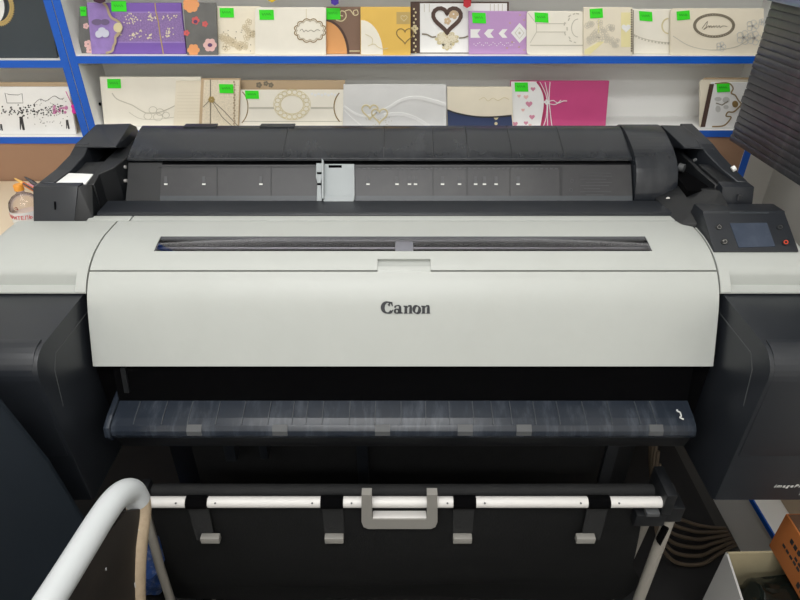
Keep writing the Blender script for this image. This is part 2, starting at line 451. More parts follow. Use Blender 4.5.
for u in (217, 271, 433, 467, 510, 561):
    w = 1.2 if u == 561 else .5
    extr(bm, [on_plate(*q) for q in ((u - w, 166.5), (u + w, 166.5), (u + w, 196), (u - w, 196))], gn * .0004)
extr(bm, [on_plate(*q) for q in ((157, 166.3), (561, 166.3), (561, 167.2), (157, 167.2))], gn * .0004)
pp('plate_joint', bm, M['darker'], gp)
rcp = [(1.0850, .3935), (1.0855, .3900), (1.088, .3880), (1.11, .3797), (1.13, .3722), (1.15, .3655), (1.17, .3600), (1.186, .3580), (1.20, .3625), (1.212, .376), (1.218, .40), (1.222, .47), (1.21, .47), (1.205, .40), (1.19, .372), (1.14, .381), (1.09, .396)]
rc = pp('roll_cover', PX(rcp, PC - .5155, PC + .4295), M['cover'], label='smoky dark curved roll cover')
for u in (285, 384, 433, 467, 510, 561):
    bm = bmesh.new()
    xx = W(u, 145, y=1.125).x
    for (ya, ha), (yb, hb) in zip(rcp[2:7], rcp[3:8]):
        extr(bm, [(xx - .0007, ya, H(ha) - .0005), (xx + .0007, ya, H(ha) - .0005), (xx + .0007, yb, H(hb) - .0005), (xx - .0007, yb, H(hb) - .0005)], (0, 0, .0008))
    pp('cover_joint', bm, M['darker'], rc)
bm = bmesh.new()
for ua, ub in ((187, 219), (262, 296)):                  # two flat tabs on the top edge
    a, b = W(ua, 125, y=1.2).x, W(ub, 125, y=1.2).x
    box(bm, a, b, 1.176, 1.196, H(.3596), H(.3566), .001)
pp('cover_tab', bm, M['dark'], rc)
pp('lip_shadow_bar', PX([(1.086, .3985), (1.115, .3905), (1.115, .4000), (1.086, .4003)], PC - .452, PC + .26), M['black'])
pp('bay_end_block', PX([(1.0385, .4545), (1.062, .43), (1.088, .3985), (1.20, .38), (1.20, .472), (1.0385, .472)], PC - .5165, PC - .4525), M['darker'])
drum = [(1.038, .472), (1.040, .440), (1.047, .420), (1.060, .399), (1.080, .383), (1.105, .372), (1.14, .3615), (1.165, .3570), (1.186, .3562), (1.203, .362), (1.215, .376), (1.222, .40), (1.222, .472)]
pp('end_drum', PX(dense(drum[1:-1], 3) + [drum[-1], drum[0]], PC + .431, PC + .508, .0015), M['cover'], label='dark rounded roll end cap')
# sheet guide slider
sg = bmesh.new()
def plate_prism(bm, quad, lift0, lift1, bev=0):
    extr(bm, [on_plate(u, v, lift0) for u, v in quad], gn * (lift1 - lift0), bev)
plate_prism(sg, [(323.5, 165), (354.5, 165), (355, 200.5), (324, 200.5)], .0008, .006, .0008)
plate_prism(sg, [(324, 197), (355, 197), (354, 203), (324, 203)], .0008, .010, .001)
plate_prism(sg, [(317, 165), (323, 165), (322.8, 179), (321.5, 184), (322.5, 202.5), (317.4, 202.5), (318, 184), (316.6, 179)], .0008, .010, .0008)
plate_prism(sg, [(322.8, 161.5), (324.6, 163.5), (324.6, 201), (322.8, 201)], .0008, .016, .0004)
sl = pp('sheet_slider', sg, M['slider'], label='pale grey sliding sheet guide')
bm = bmesh.new()
plate_prism(bm, [(329, 166.3), (342, 166.3), (342, 168.8), (329, 168.8)], .0056, .0066)
plate_prism(bm, [(317.6, 174), (322.4, 174), (322.4, 176), (317.6, 176)], .0095, .0107)
plate_prism(bm, [(318, 184.8), (322.0, 184.8), (322.0, 186.8), (318, 186.8)], .0095, .0107)
pp('slot', bm, M['black'], sl)
# --- left roll arm
def hull(pts, bev=.0012):
    bm = bmesh.new()
    for p in pts: bm.verts.new(p)
    r = bmesh.ops.convex_hull(bm, input=bm.verts)
    junk = [v for v in bm.verts if not v.link_faces]
    for v in junk: bm.verts.remove(v)
    bmesh.ops.dissolve_limit(bm, angle_limit=math.radians(2), verts=bm.verts, edges=bm.edges)
    if bev: bmesh.ops.bevel(bm, geom=bm.edges[:], offset=bev, segments=2, affect='EDGES', profile=.6)
    return bm
LX0, LX1 = PC - .648, PC - .575
la = pp('roll_arm', hull([(LX0, .957, H(.459)), (LX1 - .002, .957, H(.459)), (LX0 + .003, .985, H(.404)), (LX1 + .008, .985, H(.404)), (LX0 + .004, 1.003, H(.4035)), (LX1 + .01, 1.003, H(.4035)), (LX0, 1.003, H(.459)), (LX1 + .01, 1.003, H(.459))]), M['dark'], label='charcoal left roll arm')
# outer rail rising to the hood
def quadbeam(a0, a1, b0, b1, drop, bev=.001):
    """beam with a top given by two ends (left,right points) going down by drop"""
    bm = bmesh.new(); pts = [Vector(p) for p in (a0, a1, b1, b0)]
    extr(bm, pts, (0, 0, -drop), bev); return bm
def rail(name, secs, zlow, m, par):
    bm = bmesh.new(); rows = []
    for x0, x1, y, z in secs:
        rows.append([bm.verts.new(p) for p in ((x0, y, zlow), (x0, y, z), (x1, y, z), (x1, y, zlow))])
    for a, b in zip(rows, rows[1:]):
        for j in range(4): bm.faces.new([a[j], a[(j + 1) % 4], b[(j + 1) % 4], b[j]])
    bm.faces.new(rows[0]); bm.faces.new(rows[-1][::-1])
    bmesh.ops.recalc_face_normals(bm, faces=bm.faces)
    bmesh.ops.bevel(bm, geom=[e for e in bm.edges], offset=.001, segments=1, affect='EDGES')
    return pp(name, bm, m, par)
pp('arm_fillet', hull([(LX1 - .002, .958, H(.459)), (PC - .548, .968, H(.459)), (LX1 + .009, .986, H(.4045)), (PC - .5500, 1.003, H(.407)), (LX1 + .011, 1.003, H(.407)), (PC - .548, 1.003, H(.459)), (LX1 + .011, 1.003, H(.459))], .0006), M['darker'], la)
rail('outer_rail', [(PC - .644, PC - .618, 1.0032, H(.4035)), (PC - .633, PC - .603, 1.045, H(.396)), (PC - .620, PC - .592, 1.082, H(.382)), (PC - .615, PC - .59, 1.105, H(.368)), (PC - .615, PC - .59, 1.20, H(.36))], H(.459), M['dark'], la)
rail('inner_cheek', [(PC - .561, PC - .5475, 1.0032, H(.407)), (PC - .557, PC - .5465, 1.030, H(.398)), (PC - .554, PC - .524, 1.050, H(.392)), (PC - .552, PC - .517, 1.085, H(.388)), (PC - .552, PC - .517, 1.20, H(.384))], H(.459), M['darker'], la)
pp('arm_floor', PX([(1.0035, .459), (1.0035, .418), (1.05, .412), (1.20, .404), (1.20, .459)], PC - .62, PC - .555), M['black'], la)
bm = bmesh.new()
extr(bm, [(PC - .616, 1.004, H(.4085)), (PC - .564, 1.004, H(.4105)), (PC - .558, 1.031, H(.4015)), (PC - .604, 1.036, H(.4015))], (0, 0, .003), .0008)
pp('white_label', bm, M['label'], la, label='white plate in the left arm')
pp('arm_flap', hull([(PC - .600, 1.038, H(.404)), (PC - .556, 1.036, H(.404)), (PC - .589, 1.075, H(.393)), (PC - .556, 1.078, H(.392)), (PC - .589, 1.075, H(.40)), (PC - .556, 1.078, H(.40)), (PC - .600, 1.038, H(.412)), (PC - .556, 1.036, H(.412))]), M['darker'], la)
pp('arm_hood', hull([(PC - .614, 1.098, H(.3705)), (PC - .537, 1.098, H(.3705)), (PC - .600, 1.175, H(.3520)), (PC - .538, 1.185, H(.3535)), (PC - .604, 1.205, H(.366)), (PC - .536, 1.205, H(.366)), (PC - .622, 1.165, H(.40)), (PC - .622, 1.22, H(.41)), (PC - .614, 1.098, H(.3735)), (PC - .537, 1.098, H(.3735)), (PC - .536, 1.22, H(.41))]), M['dark'], la)
bm = bmesh.new()
for y, h in ((1.075, .402), (1.065, .425)):
    tube(bm, [(PC - .524, y, H(h)), (PC - .5165, y, H(h))], .0032, 10)
pp('arm_screw', bm, M['steel'], la)
bm = bmesh.new()
extr(bm, [(PC - .6085, .9725, H(.4265)), (PC - .6065, .9725, H(.4265)), (PC - .6065, .966, H(.439)), (PC - .6085, .966, H(.439))], (0, -.0014, .0007))
pp('arm_mark', bm, M['black'], la)
# --- right roll arm
RX = PC
ra = pp('roll_arm', hull([(RX + .562, .972, H(.459)), (RX + .618, .972, H(.459)), (RX + .558, .985, H(.405)), (RX + .613, .985, H(.4045)), (RX + .558, 1.005, H(.4025)), (RX + .610, 1.005, H(.4025)), (RX + .558, 1.005, H(.459)), (RX + .618, 1.005, H(.459))]), M['dark'], label='charcoal right roll arm')
rail('outer_rail', [(RX + .593, RX + .611, 1.0052, H(.4025)), (RX + .580, RX + .604, 1.045, H(.394)), (RX + .566, RX + .592, 1.082, H(.380)), (RX + .558, RX + .584, 1.105, H(.368)), (RX + .556, RX + .58, 1.20, H(.358))], H(.459), M['dark'], ra)
rail('inner_cheek', [(RX + .556, RX + .562, 1.0052, H(.409)), (RX + .545, RX + .552, 1.05, H(.402)), (RX + .535, RX + .542, 1.09, H(.392)), (RX + .53, RX + .537, 1.20, H(.386))], H(.459), M['darker'], ra)
pp('arm_floor', PX([(1.0055, .459), (1.0055, .42), (1.05, .416), (1.20, .408), (1.20, .459)], RX + .510, RX + .575), M['black'], ra)
pp('arm_flap', hull([(RX + .565, 1.008, H(.4065)), (RX + .592, 1.008, H(.4065)), (RX + .548, 1.07, H(.3945)), (RX + .568, 1.07, H(.3945)), (RX + .565, 1.008, H(.415)), (RX + .592, 1.008, H(.415)), (RX + .548, 1.07, H(.405)), (RX + .568, 1.07, H(.405))]), M['darker'], ra)
pp('arm_hood', hull([(RX + .528, 1.10, H(.3715)), (RX + .566, 1.10, H(.3715)), (RX + .584, 1.09, H(.3745)), (RX + .509, 1.178, H(.3545)), (RX + .552, 1.178, H(.3555)), (RX + .509, 1.205, H(.366)), (RX + .556, 1.205, H(.366)), (RX + .588, 1.175, H(.40)), (RX + .58, 1.22, H(.41)), (RX + .528, 1.10, H(.3755)), (RX + .582, 1.10, H(.3775)), (RX + .509, 1.22, H(.41))]), M['dark'], ra)
bm = bmesh.new()
tube(bm, [(RX + .516, 1.075, H(.402)), (RX + .523, 1.068, H(.402))], .0075, 14)
tube(bm, [(RX + .543, 1.083, H(.3925)), (RX + .549, 1.083, H(.3905))], .003, 8)
pp('roll_hub', bm, M['padm'], ra)
pp('arm_button', T([(RX + .5935, 1.035, H(.392)), (RX + .5985, 1.035, H(.3885))], .0052, 14), M['label'], ra)
bm = bmesh.new()
for a, b in (((.5865, .426), (.5865, .4175)), ((.5865, .4175), (.5895, .4165)), ((.5895, .4165), (.591, .4195))):
    box(bm, RX + min(a[0], b[0]) - .0004, RX + max(a[0], b[0]) + .0004, .975, .9795, H(max(a[1], b[1])), H(min(a[1], b[1])) + .0008)
pp('arm_mark', bm, M['faint'], ra)
pp('arm_neck', hull([(RX + .467, 1.026, H(.4585)), (RX + .478, .945, H(.4585)), (RX + .512, .925, H(.4585)), (RX + .556, .93, H(.4585)), (RX + .470, 1.04, H(.448)), (RX + .500, 1.058, H(.4315)), (RX + .556, 1.058, H(.427)), (RX + .515, .985, H(.444)), (RX + .556, .985, H(.412)), (RX + .510, .93, H(.446)), (RX + .556, .93, H(.428)), (RX + .556, 1.058, H(.4585)), (RX + .50, 1.058, H(.4585))]), M['darker'], ra)
pp('arm_screw', T([(RX + .4905, 1.027, H(.4465)), (RX + .4855, 1.022, H(.443))], .0038, 10), M['steel'], ra)
# --- control panel
cp_bm = bmesh.new()
px0, px1 = RX + .503, RX + .640
A0, A1 = (.856, .4625), (.921, .4262)
un = Vector((0, A1[0] - A0[0], -(A1[1] - A0[1]))).normalized(); pn = Vector((0, -un.z, un.y))
prof_x(cp_bm, [(y, H(h)) for y, h in ((.856, .4625), (.9215, .4257), (.9245, .4225), (.960, .4250), (.968, .4585), (.93, .4585), (.86, .468))], px0, px1, .0012)
cpn = pp('control_panel', cp_bm, M['dark'], label='tilted dark control panel with a touch screen')
def on_panel(u, v, lift=.0003):
    a, b = (u - 400) / FPX, (300 - v) / FPX
    d = Vector((a, CP + b * SP, -SP + b * CP)); o = Vector((0, 0, CAMZ)); p = Vector((0, A0[0], H(A0[1])))
    t = (p - o).dot(pn) / d.dot(pn); return o + d * t + pn * lift
def panel_polys(polys, lift, th, bm=None):
    bm = bm or bmesh.new()
    for p in polys: extr(bm, [on_panel(u, v, lift) for u, v in p], pn * th)
    return bm
pp('touch_screen', panel_polys([[(729.5, 223.5), (766.5, 223), (775, 246.8), (738.5, 247.8)]], .0002, .0008), M['screen'], cpn)
bm = panel_polys([ell(719, 227, 3.6, 2.9, n=20), ell(724.5, 241.8, 3.8, 3.0, n=20), ell(780, 227.3, 3.6, 2.9, n=20), ell(785.5, 242.6, 3.9, 3.1, n=20)], .0002, .001)
pp('key', bm, M['darker'], cpn)
bm = panel_polys(stroke([(717, 227.3), (719, 225.2), (721, 227.3), (720.4, 229), (717.8, 229), (717, 227.3)], .5), .0014, .0003)
panel_polys(stroke(spline([(723, 241), (725.5, 240.3), (726.6, 242), (725.5, 243.6), (723, 243.6)], 3), .5), .0014, .0003, bm)
panel_polys([[(721.8, 241.2), (723.6, 239.9), (723.6, 242.3)]], .0014, .0003, bm)
pp('key_symbol', bm, M['handle'], cpn)
pp('stop_symbol', panel_polys(stroke(ell(785.5, 242.6, 1.9, 1.7, n=14), .9, True), .0014, .0003), M['red'], cpn, label='red ring on the stop key')
pp('start_symbol', panel_polys(stroke(ell(780, 227.3, 2.0, 1.7, n=14), .5, True), .0014, .0003), M['faint'], cpn)
bm = bmesh.new(); box(bm, RX + .547, RX + .612, .9205, .9235, H(.4262), H(.4238), .0005)
pp('status_light', bm, M['rest'], cpn)
# --- maker name on the front panel, drawn letter by letter
y0, h0 = .7925, .5178; y1, h1 = .7835, .5368
up = Vector((0, y0 - y1, h1 - h0)).normalized()
lc = Vector((0, .788, H(.5269)))
s_ = W(430.5, 306.5, y=.788).x - W(380.5, 306.5, y=.788).x
ux = s_ / 50.0
def oval(cx, cy, rx, ry, wt, wn, a0=0, a1=360, n=30, rot=0):
    pts, ws = [], []
    for i in range(n + 1):
        a = math.radians(a0 + (a1 - a0) * i / n)
        pts.append((cx + rx * math.cos(a), cy + ry * math.sin(a))); ws.append(wn + (wt - wn) * abs(math.cos(a + rot)) ** 1.4)
    return stroke(pts, ws)
P2 = []
# letters on a 50 x 11 grid, y up, baseline 0
P2 += oval(7.2, 5.7, 5.0, 4.9, 4.0, 1.2, 62, 318, rot=.1)                        # C
P2 += [[(9.0, 10.9), (11.9, 10.6), (12.4, 6.9), (11.5, 6.9), (10.4, 9.1)], [(7.0, 8.3), (10.4, 10.9), (9.0, 6.6)]]
P2 += stroke(spline([(10.3, 2.0), (11.8, 2.6), (12.7, 3.8)], 4), [1.9, 1.8, 1.7, 1.5, 1.3, 1.1, .9, .7, .5])
def stem(x, y0_, y1_, w=2.9): return [[(x, y0_), (x + w, y0_), (x + w, y1_ - .1), (x + .1, y1_)]]
P2 += stem(18.0, .4, 5.6, 2.9) + [[(17.4, .4), (22.2, 0.3), (22.0, 1.3), (20.6, 1.6)]]                # a
P2 += stroke(spline([(14.2, 5.6), (15.3, 7.0), (17.4, 7.6), (19.2, 6.9), (19.5, 5.2)], 4), [2.2] + [1.8] * 4 + [1.0] * 4 + [1.4] * 4 + [2.6] * 4)
P2 += oval(16.4, 2.5, 2.0, 1.8, 2.4, 1.1)
for bx in (23.3, 41.0):                                                           # n
    P2 += stem(bx + .6, .3, 7.4) + [[(bx - .3, 6.4), (bx + .7, 6.2), (bx + .7, 7.6), (bx - .3, 7.4)], [(bx - .2, .3), (bx + 4.2, .3), (bx + 3.4, 1.1), (bx + .5, 1.1)]]
    P2 += stem(bx + 5.4, .3, 5.4) + [[(bx + 4.6, .3), (bx + 9.1, .3), (bx + 8.2, 1.1), (bx + 5.5, 1.1)]]
    P2 += stroke(spline([(bx + 3.3, 5.7), (bx + 4.8, 7.1), (bx + 6.6, 7.1), (bx + 7.1, 5.2)], 4), [.9] * 4 + [1.5] * 4 + [2.4] * 4 + [2.6])
P2 += oval(36.3, 3.9, 2.9, 3.3, 3.3, 1.0, rot=.35)                               # o
P2 = [[((a - 25) * ux, (b - 5.2) * ux * 1.12) for a, b in p] for p in P2]
n_p = Vector((1, 0, 0)).cross(up)
pp('maker_lettering', frame_polys(P2, lc + n_p * -.0015 + Vector((PC * .0 + W(405.5, 306, y=.788).x, 0, 0)), (1, 0, 0), up, .0028), M['ink'], front, label='dark maker name Canon')
# name on the right ink cover
p0 = W(773, 486.5, y=.6418)
pp('model_lettering', text_bm('imagePROGRAF', .0100, (p0.x, .6402, p0.z), (1.0, 0, 0), (0, -.0, 1), .0004, .3, space=1.35), M['mark'], ir)
p1 = W(796.5, 494, y=.6418)
pp('model_lettering', text_bm('TM-300', .0105, (p1.x, .6402, p1.z), (1.0, 0, 0), (0, 0, 1), .0004, .3, space=1.3), M['mark'], ir)
# --- stand
for s in (-1, 1):
    lg = pp('stand_leg', B(PC + s * .50 - .03, PC + s * .50 + .03, .96, 1.06, .11, H(.742), bev=.004), M['darker'])
    ft = pp('stand_foot', B(PC + s * .50 - .035, PC + s * .50 + .035, .74, 1.30, .065, .109, bev=.006), M['darker'])
    for y in (.78, 1.26):
        bm = T([(PC + s * .50 - .014, y, .032), (PC + s * .50 + .014, y, .032)], .032, 18)
        box(bm, PC + s * .5 - .02, PC + s * .5 + .02, y - .012, y + .012, .05, .066)
        pp('caster', bm, M['black'], ft)
pp('stand_crossbar', B(PC - .469, PC + .469, .99, 1.03, .18, .28, bev=.003), M['darker'])
for u, vv, w in ((232, 455, 10), (265, 453, 7)):
    q = W(u, vv, y=.86); pp('stand_bracket', B(q.x - w * .0011, q.x + w * .0011, .85, .88, q.z - .008, H(.742)), M['dark'])
for u in (363, 607):
    q = W(u, 462, y=.90); pp('stand_bracket', B(q.x - .012, q.x + .012, .89, .90, q.z - .06, H(.742)), M['dark'])


# ================================================================== CATCH BASKET
bk = thing('catch_basket', (PC, .70, 0), 'black cloth paper basket on a silver bar with pale poles, under the printer front', 'basket')
BY, BZ = .66, W(400, 502, y=.66).z
bx0, bx1 = W(143, 502, y=BY).x, W(664, 502, y=BY).x
R_ = .0095
put('front_bar', T([(bx0, BY, BZ), (bx1, BY, BZ)], R_, 20), M['tube'], bk)['label'] = 'silver front bar'
bm = bmesh.new()
for u in (178, 217, 313, 352, 447, 484, 579, 617):
    q = W(u, 502, y=BY).x; tube(bm, [(q, BY - R_ * .72 - .0005, BZ + R_ * .66), (q, BY - R_ * .8 - .0008, BZ + R_ * .76)], .0016, 8)
put('bar_screw', bm, M['padm'], bk)
ry, rz = .692, W(400, 491, y=.692).z
put('cloth_roll', T([(W(147, 491, y=ry).x, ry, rz), (W(400, 491, y=ry).x, ry, rz - .001), (W(673, 491, y=ry).x, ry, rz)], .0125, 18), M['cloth'], bk)
for u0, u1 in ((187, 208.5), (321, 343.5), (453, 475.5), (587, 609)):
    a, b = W(u0, 502, y=BY).x, W(u1, 502, y=BY).x
    cl = put('bar_clip', T([(a, BY, BZ), (b, BY, BZ)], R_ + .0018, 18), M['black'], bk)
    ax, bx = a + .001, b - .001
    bm = bmesh.new(); extr(bm, [(ax, BY - .004, BZ - R_), (bx, BY - .004, BZ - R_), (bx - .001, BY - .010, BZ - .088), (ax + .001, BY - .010, BZ - .088)], (0, .003, 0))
    put('strap', bm, M['cloth'], cl)
    pw = W(u0 + 21, 537, y=BY - .012).x - W(u0, 537, y=BY - .012).x
    pz = W(400, 537, y=BY - .012).z; cx = (a + b) / 2 + (.012 if u0 < 200 else -.012 if u0 > 580 else 0)
    bm = bmesh.new(); box(bm, cx - pw / 2 + .002, cx + pw / 2 - .002, BY - .020, BY - .008, pz - .008, pz + .006, .0015)
    put('strap_end', bm, M['handle'], cl)
# D-shaped pull handle
hd = bmesh.new()
hu = lambda u, v: W(u, v, y=BY - .016)
outer = [(361, 494.5), (372, 494.5), (372, 514), (374, 516), (425.5, 516), (427, 514), (427.5, 494.5), (437.5, 494.5), (437.5, 522), (435.5, 527), (431, 529), (368, 529), (363, 527), (361, 522)]
def ring_pr(quads):
    for q in quads: extr(hd, [hu(*k) for k in q], (0, .014, 0))
ring_pr([[(361.5, 495), (371.5, 495), (372, 513), (372, 529), (368, 529), (363.5, 527), (361.5, 522)], [(427, 495), (437.5, 495), (437.5, 522), (435.5, 527), (431, 529), (427, 529)], [(372, 519.5), (427, 519.5), (427, 529), (372, 529)]])
bmesh.ops.remove_doubles(hd, verts=hd.verts, dist=1e-5)
hn = put('pull_handle', hd, M['handle'], bk); hn['label'] = 'grey D-shaped pull handle'
a, b = hu(372.3, 517), hu(426.7, 517)
bm = bmesh.new(); box(bm, a.x, b.x, BY - .014, BY + .008, hu(400, 523).z, hu(400, 519).z, .002)
put('grip_bar', bm, M['tube'], hn)
# cloth hanging from the bar to a low trough
bm = bmesh.new(); NX, NZ = 40, 26; g = []
for j in range(NZ + 1):
    t = j / NZ; row = []
    for i in range(NX + 1):
        s = i / NX
        xl = bx0 + .006 - .028 * (t / .47) ** 1.5 if t < .47 else -.455 - .045 * (t - .47) / .23 if t < .7 else -.50
        xr = .412 + .04 * t / .5 if t < .5 else min(.50, .452 + .22 * (t - .5))
        x = xl + (xr - xl) * s
        y = BY + .006 + .10 * t ** 1.6 - .035 * math.sin(PI * min(1, t * 1.3)) * math.sin(PI * s) + .004 * math.sin(9 * s + 3 * t) * t
        z = BZ - .004 - .46 * t
        row.append(bm.verts.new((x, y, z)))
    g.append(row)
for j in range(NZ):
    for i in range(NX): bm.faces.new([g[j][i], g[j][i + 1], g[j + 1][i + 1], g[j + 1][i]])
bmesh.ops.solidify(bm, geom=bm.faces[:], thickness=.002)
put('basket_cloth', bm, M['cloth'], bk)
put('rear_shade_sheet', B(PC - .466, PC + .466, .935, .938, .10, .655), M['cloth'], bk)  # black sheet added in place of the deep shade under the printer
# brackets and poles
xx = bx1
bm = bmesh.new()
box(bm, xx - .006, xx + .012, .648, .712, BZ - .020, BZ + .030, .003)
box(bm, xx - .044, xx + .008, .650, .705, BZ - .052, BZ - .022, .003)
box(bm, xx - .002, xx + .046, .666, .702, BZ - .062, BZ - .024, .003)
br = put('end_bracket', bm, M['darker'], bk)
bm = bmesh.new(); box(bm, xx - .030, xx - .008, .646, .660, BZ - .021, BZ - .012, .0015)
put('bracket_latch', bm, M['padm'], br)
put('bracket_screw', T([(xx + .0125, .70, BZ + .006), (xx + .019, .70, BZ + .006)], .006, 12), M['padm'], br)
br = put('end_bracket', B(bx0 - .012, bx0 + .004, .652, .700, BZ - .024, BZ + .012, bev=.003), M['darker'], bk)
for xx, s in ((.480, 1), (-.456, -1)):
    r_ = .0105 if s > 0 else .0085
    put('pole', T([(xx - .004, .680, BZ - .051), (xx, .682, .02)] if s > 0 else [(-.444, .680, BZ - .02), (-.4575, .682, .37), (-.468, .684, .02)], r_, 16), M['pole'], bk)
    put('pole', T([(.4445, .692, BZ - .051), (.492, .800, .02)] if s > 0 else [(-.43, .705, BZ - .03), (-.45, .83, .02)], r_, 16), M['pole'], bk)
    put('basket_foot', B(xx - .03, xx + .03, .62, .85, .0045, .022, bev=.004), M['darker'], bk)
xx = .480
bm = bmesh.new(); extr(bm, [(xx - .014, .668, BZ - .08), (xx - .006, .666, BZ - .08), (xx - .010, .666, BZ - .13), (xx - .018, .668, BZ - .12)], (0, .008, 0), .001)
put('pole_lever', bm, M['black'], bk)
bm = T([(PC - .42, .79, .145), (PC + .42, .79, .145)], .009, 12)
put('rear_bar', bm, M['pole'], bk)

# ================================================================== SHELVING
SY, SB = 1.45, 1.575
def shelving(name, label, x0, x1, tops, par_z):
    r = thing(name, ((x0 + x1) / 2, SY, 0), label, 'shelf')
    ud = .0175
    for xx in (x0, x1 - ud):
        u = put('upright', B(xx, xx + ud, SY + .002, SB, 0, 2.2), M['shelfw'], r)
        put('edge_strip', B(xx, xx + ud, SY, SY + .0018, 0, 2.2), M['blue'], u)['label'] = 'blue edge strip'
    for zt in tops:
        s = put('shelf_board', B(x0 + ud, x1 - ud, SY + .002, SB - .006, zt - .016, zt), M['shelfw'], r)
        put('edge_strip', B(x0 + ud, x1 - ud, SY, SY + .0018, zt - .016, zt), M['blue'], s)['label'] = 'blue edge strip'
    low = tops[1] - .016
    put('back_panel', B(x0 + ud, x1 - ud, SB - .005, SB, low, 2.2), M['shelfw'], r)
    put('lower_back_panel', B(x0 + ud, x1 - ud, SY + .003, SY + .009, .05, low - .0005), M['brown'], r)['label'] = 'brown lower back panel'
    return r
zu, zl = W(400, 56.2, y=SY).z, W(700, 130.6, y=SY).z
zu2, zl2 = W(30, 60.5, y=SY).z, W(30, 137.2, y=SY).z
shelving('shelving_unit', 'white shelving with blue edges behind the printer, full of invitation cards', -.757, .873, (zu, zl, zu + .178), 0)
shelving('shelving_unit', 'white blue-edged shelving at the far left, holding a black and a white card', -1.55, -.7592, (zu2, zl2, zu2 + .178), 0)
bm = T([(-.7395, 1.50, W(97, 104, y=1.5).z), (-.7365, 1.50, W(97, 104, y=1.5).z)], .004, 12)
put('shelf_peg_hole', bm, M['black'], bpy.data.objects['shelving_unit'])

# ================================================================== INVITATION CARDS
def cm(name, c, rough=.55, **k): return mat('card_' + name, c, rough, **k)
K = dict(
    cream=cm('cream', (233, 224, 203)), ivory=cm('ivory', (236, 231, 217)), white=cm('white', (232, 232, 230)), pearl=cm('pearl', (222, 222, 220), .35),
    purple=cm('purple', (122, 90, 172)), plum=cm('plum', (96, 66, 104)), lilac=cm('lilac', (186, 148, 196)), lav=cm('lavender', (150, 124, 188), var=.1, scale=60), grey=cm('slate', (106, 106, 104), var=.12, scale=40),
    gold=cm('gold', (196, 170, 110), .35, metal=.4), tan=cm('tan', (176, 158, 132)), champ=cm('champagne', (212, 200, 160), .4), orange=cm('orange', (214, 154, 96)), brown=cm('brown', (124, 98, 82)), dbrown=cm('dark_brown', (78, 58, 50)),
    yellow=cm('yellow', (226, 186, 92), .35), paley=cm('pale_yellow', (234, 224, 170)), rose=cm('rose', (208, 96, 96)), pinkp=cm('pale_pink', (226, 184, 180)), peach=cm('peach', (232, 160, 106)),
    pink=cm('magenta', (196, 76, 128), .4), dpink=cm('deep_pink', (168, 50, 92)), navy=cm('navy', (52, 64, 98)), black=cm('black', (54, 62, 68), .35), kraft=cm('kraft', (196, 172, 140)),
    line=cm('grey_line', (194, 189, 174)), silver=cm('silver', (196, 196, 192), .3), dkl=cm('dark_line', (128, 119, 102)), ink=cm('black_line', (48, 48, 50)), bronze=cm('bronze', (136, 112, 66), .35),
)
def card(label, outline, y, body, z0=None, th=.006, group='invitation cards on the upper shelf', name='invitation_card'):
    """outline in photo pixels; the foot is dropped onto the board at z0"""
    pts = [W(u, v, y=y) for u, v in outline]
    zmin = min(p.z for p in pts)
    if z0 is not None:
        z0 += .0006
        lo = sorted(p.z for p in pts)[1] if len(pts) == 4 else None
        zc = sum(p.z for p in pts) / len(pts)
        if lo is not None:
            pts = [Vector((p.x, p.y, z0)) if p.z < zc else p for p in pts]
        else:
            k = (z0 - max(p.z for p in pts)) / (zmin - max(p.z for p in pts)); top = max(p.z for p in pts)
            pts = [Vector((p.x, p.y, top + (p.z - top) * k)) for p in pts]
    bm = bmesh.new(); extr(bm, pts, (0, th, 0), .0006, segs=1)
    o = put(name, bm, K[body], base=True)
    tag(o, label, 'card', group); o['front_y'] = y; o['foot_z'] = z0
    return o
def deco(o, name, polys, m, d=.0005, lab=None, lift=0):
    y = o['front_y'] - lift
    c = put(name, flat(polys, y, d, zmin=o['foot_z'] + .0004), m if not isinstance(m, str) else K[m], o, smooth=0)
    if lab: c['label'] = lab
    return c
def sticker(o, u0, v0, u1, v1, tilt=0, lift=.0009):
    y = o['front_y'] - lift
    q = [(u0, v0), (u1, v0 + tilt), (u1 + .6, v1 + tilt), (u0 + .6, v1)]
    bm = flat([q], y, .0003)
    c = put('price_sticker', bm, M['green'], o, smooth=0); c['label'] = 'green price sticker'
    w, h = u1 - u0, v1 - v0
    pts = [(u0 + w * (.2 + .6 * i / 7), v0 + h * .45 + tilt * .5 + (1.0 if i % 2 else -1.0) * h * .10) for i in range(8)]
    put('pen_mark', flat(stroke(pts, .45), y - .0003, .0001), M['pen'], c, smooth=0)
ZU, ZLW = zu, zl
Y1, Y2, Y3 = 1.462, 1.472, 1.482        # three ranks on the upper board
rnd = random.Random(3)
def bloom(cx, cy, r, k=5, w=.5):
    return [q for i in range(k) for q in stroke(ell(cx + r * .58 * math.cos(2 * PI * i / k + r), cy + r * .58 * math.sin(2 * PI * i / k + r), r * .42, r * .42, n=9), w, True)] + [ell(cx, cy, r * .2, r * .2, n=7)]
def sprig(cx, cy, w, h, n, r):
    return [p for k in range(n) for p in bloom(cx + rnd.uniform(-w, w), cy + rnd.uniform(-h, h), r * rnd.uniform(.7, 1.2))]
# 1 dark card at the far left of the upper shelf
o = card('dark slate card with pink roses, half hidden at the left end of the upper shelf', rect(79, 8, 96, 54.5), Y3, 'grey', ZU)
deco(o, 'rose_print', flower(86, 26, 3) + flower(88, 44, 4) + flower(90, 50, 4), 'pinkp'); sticker(o, 80, 6.5, 86, 16)
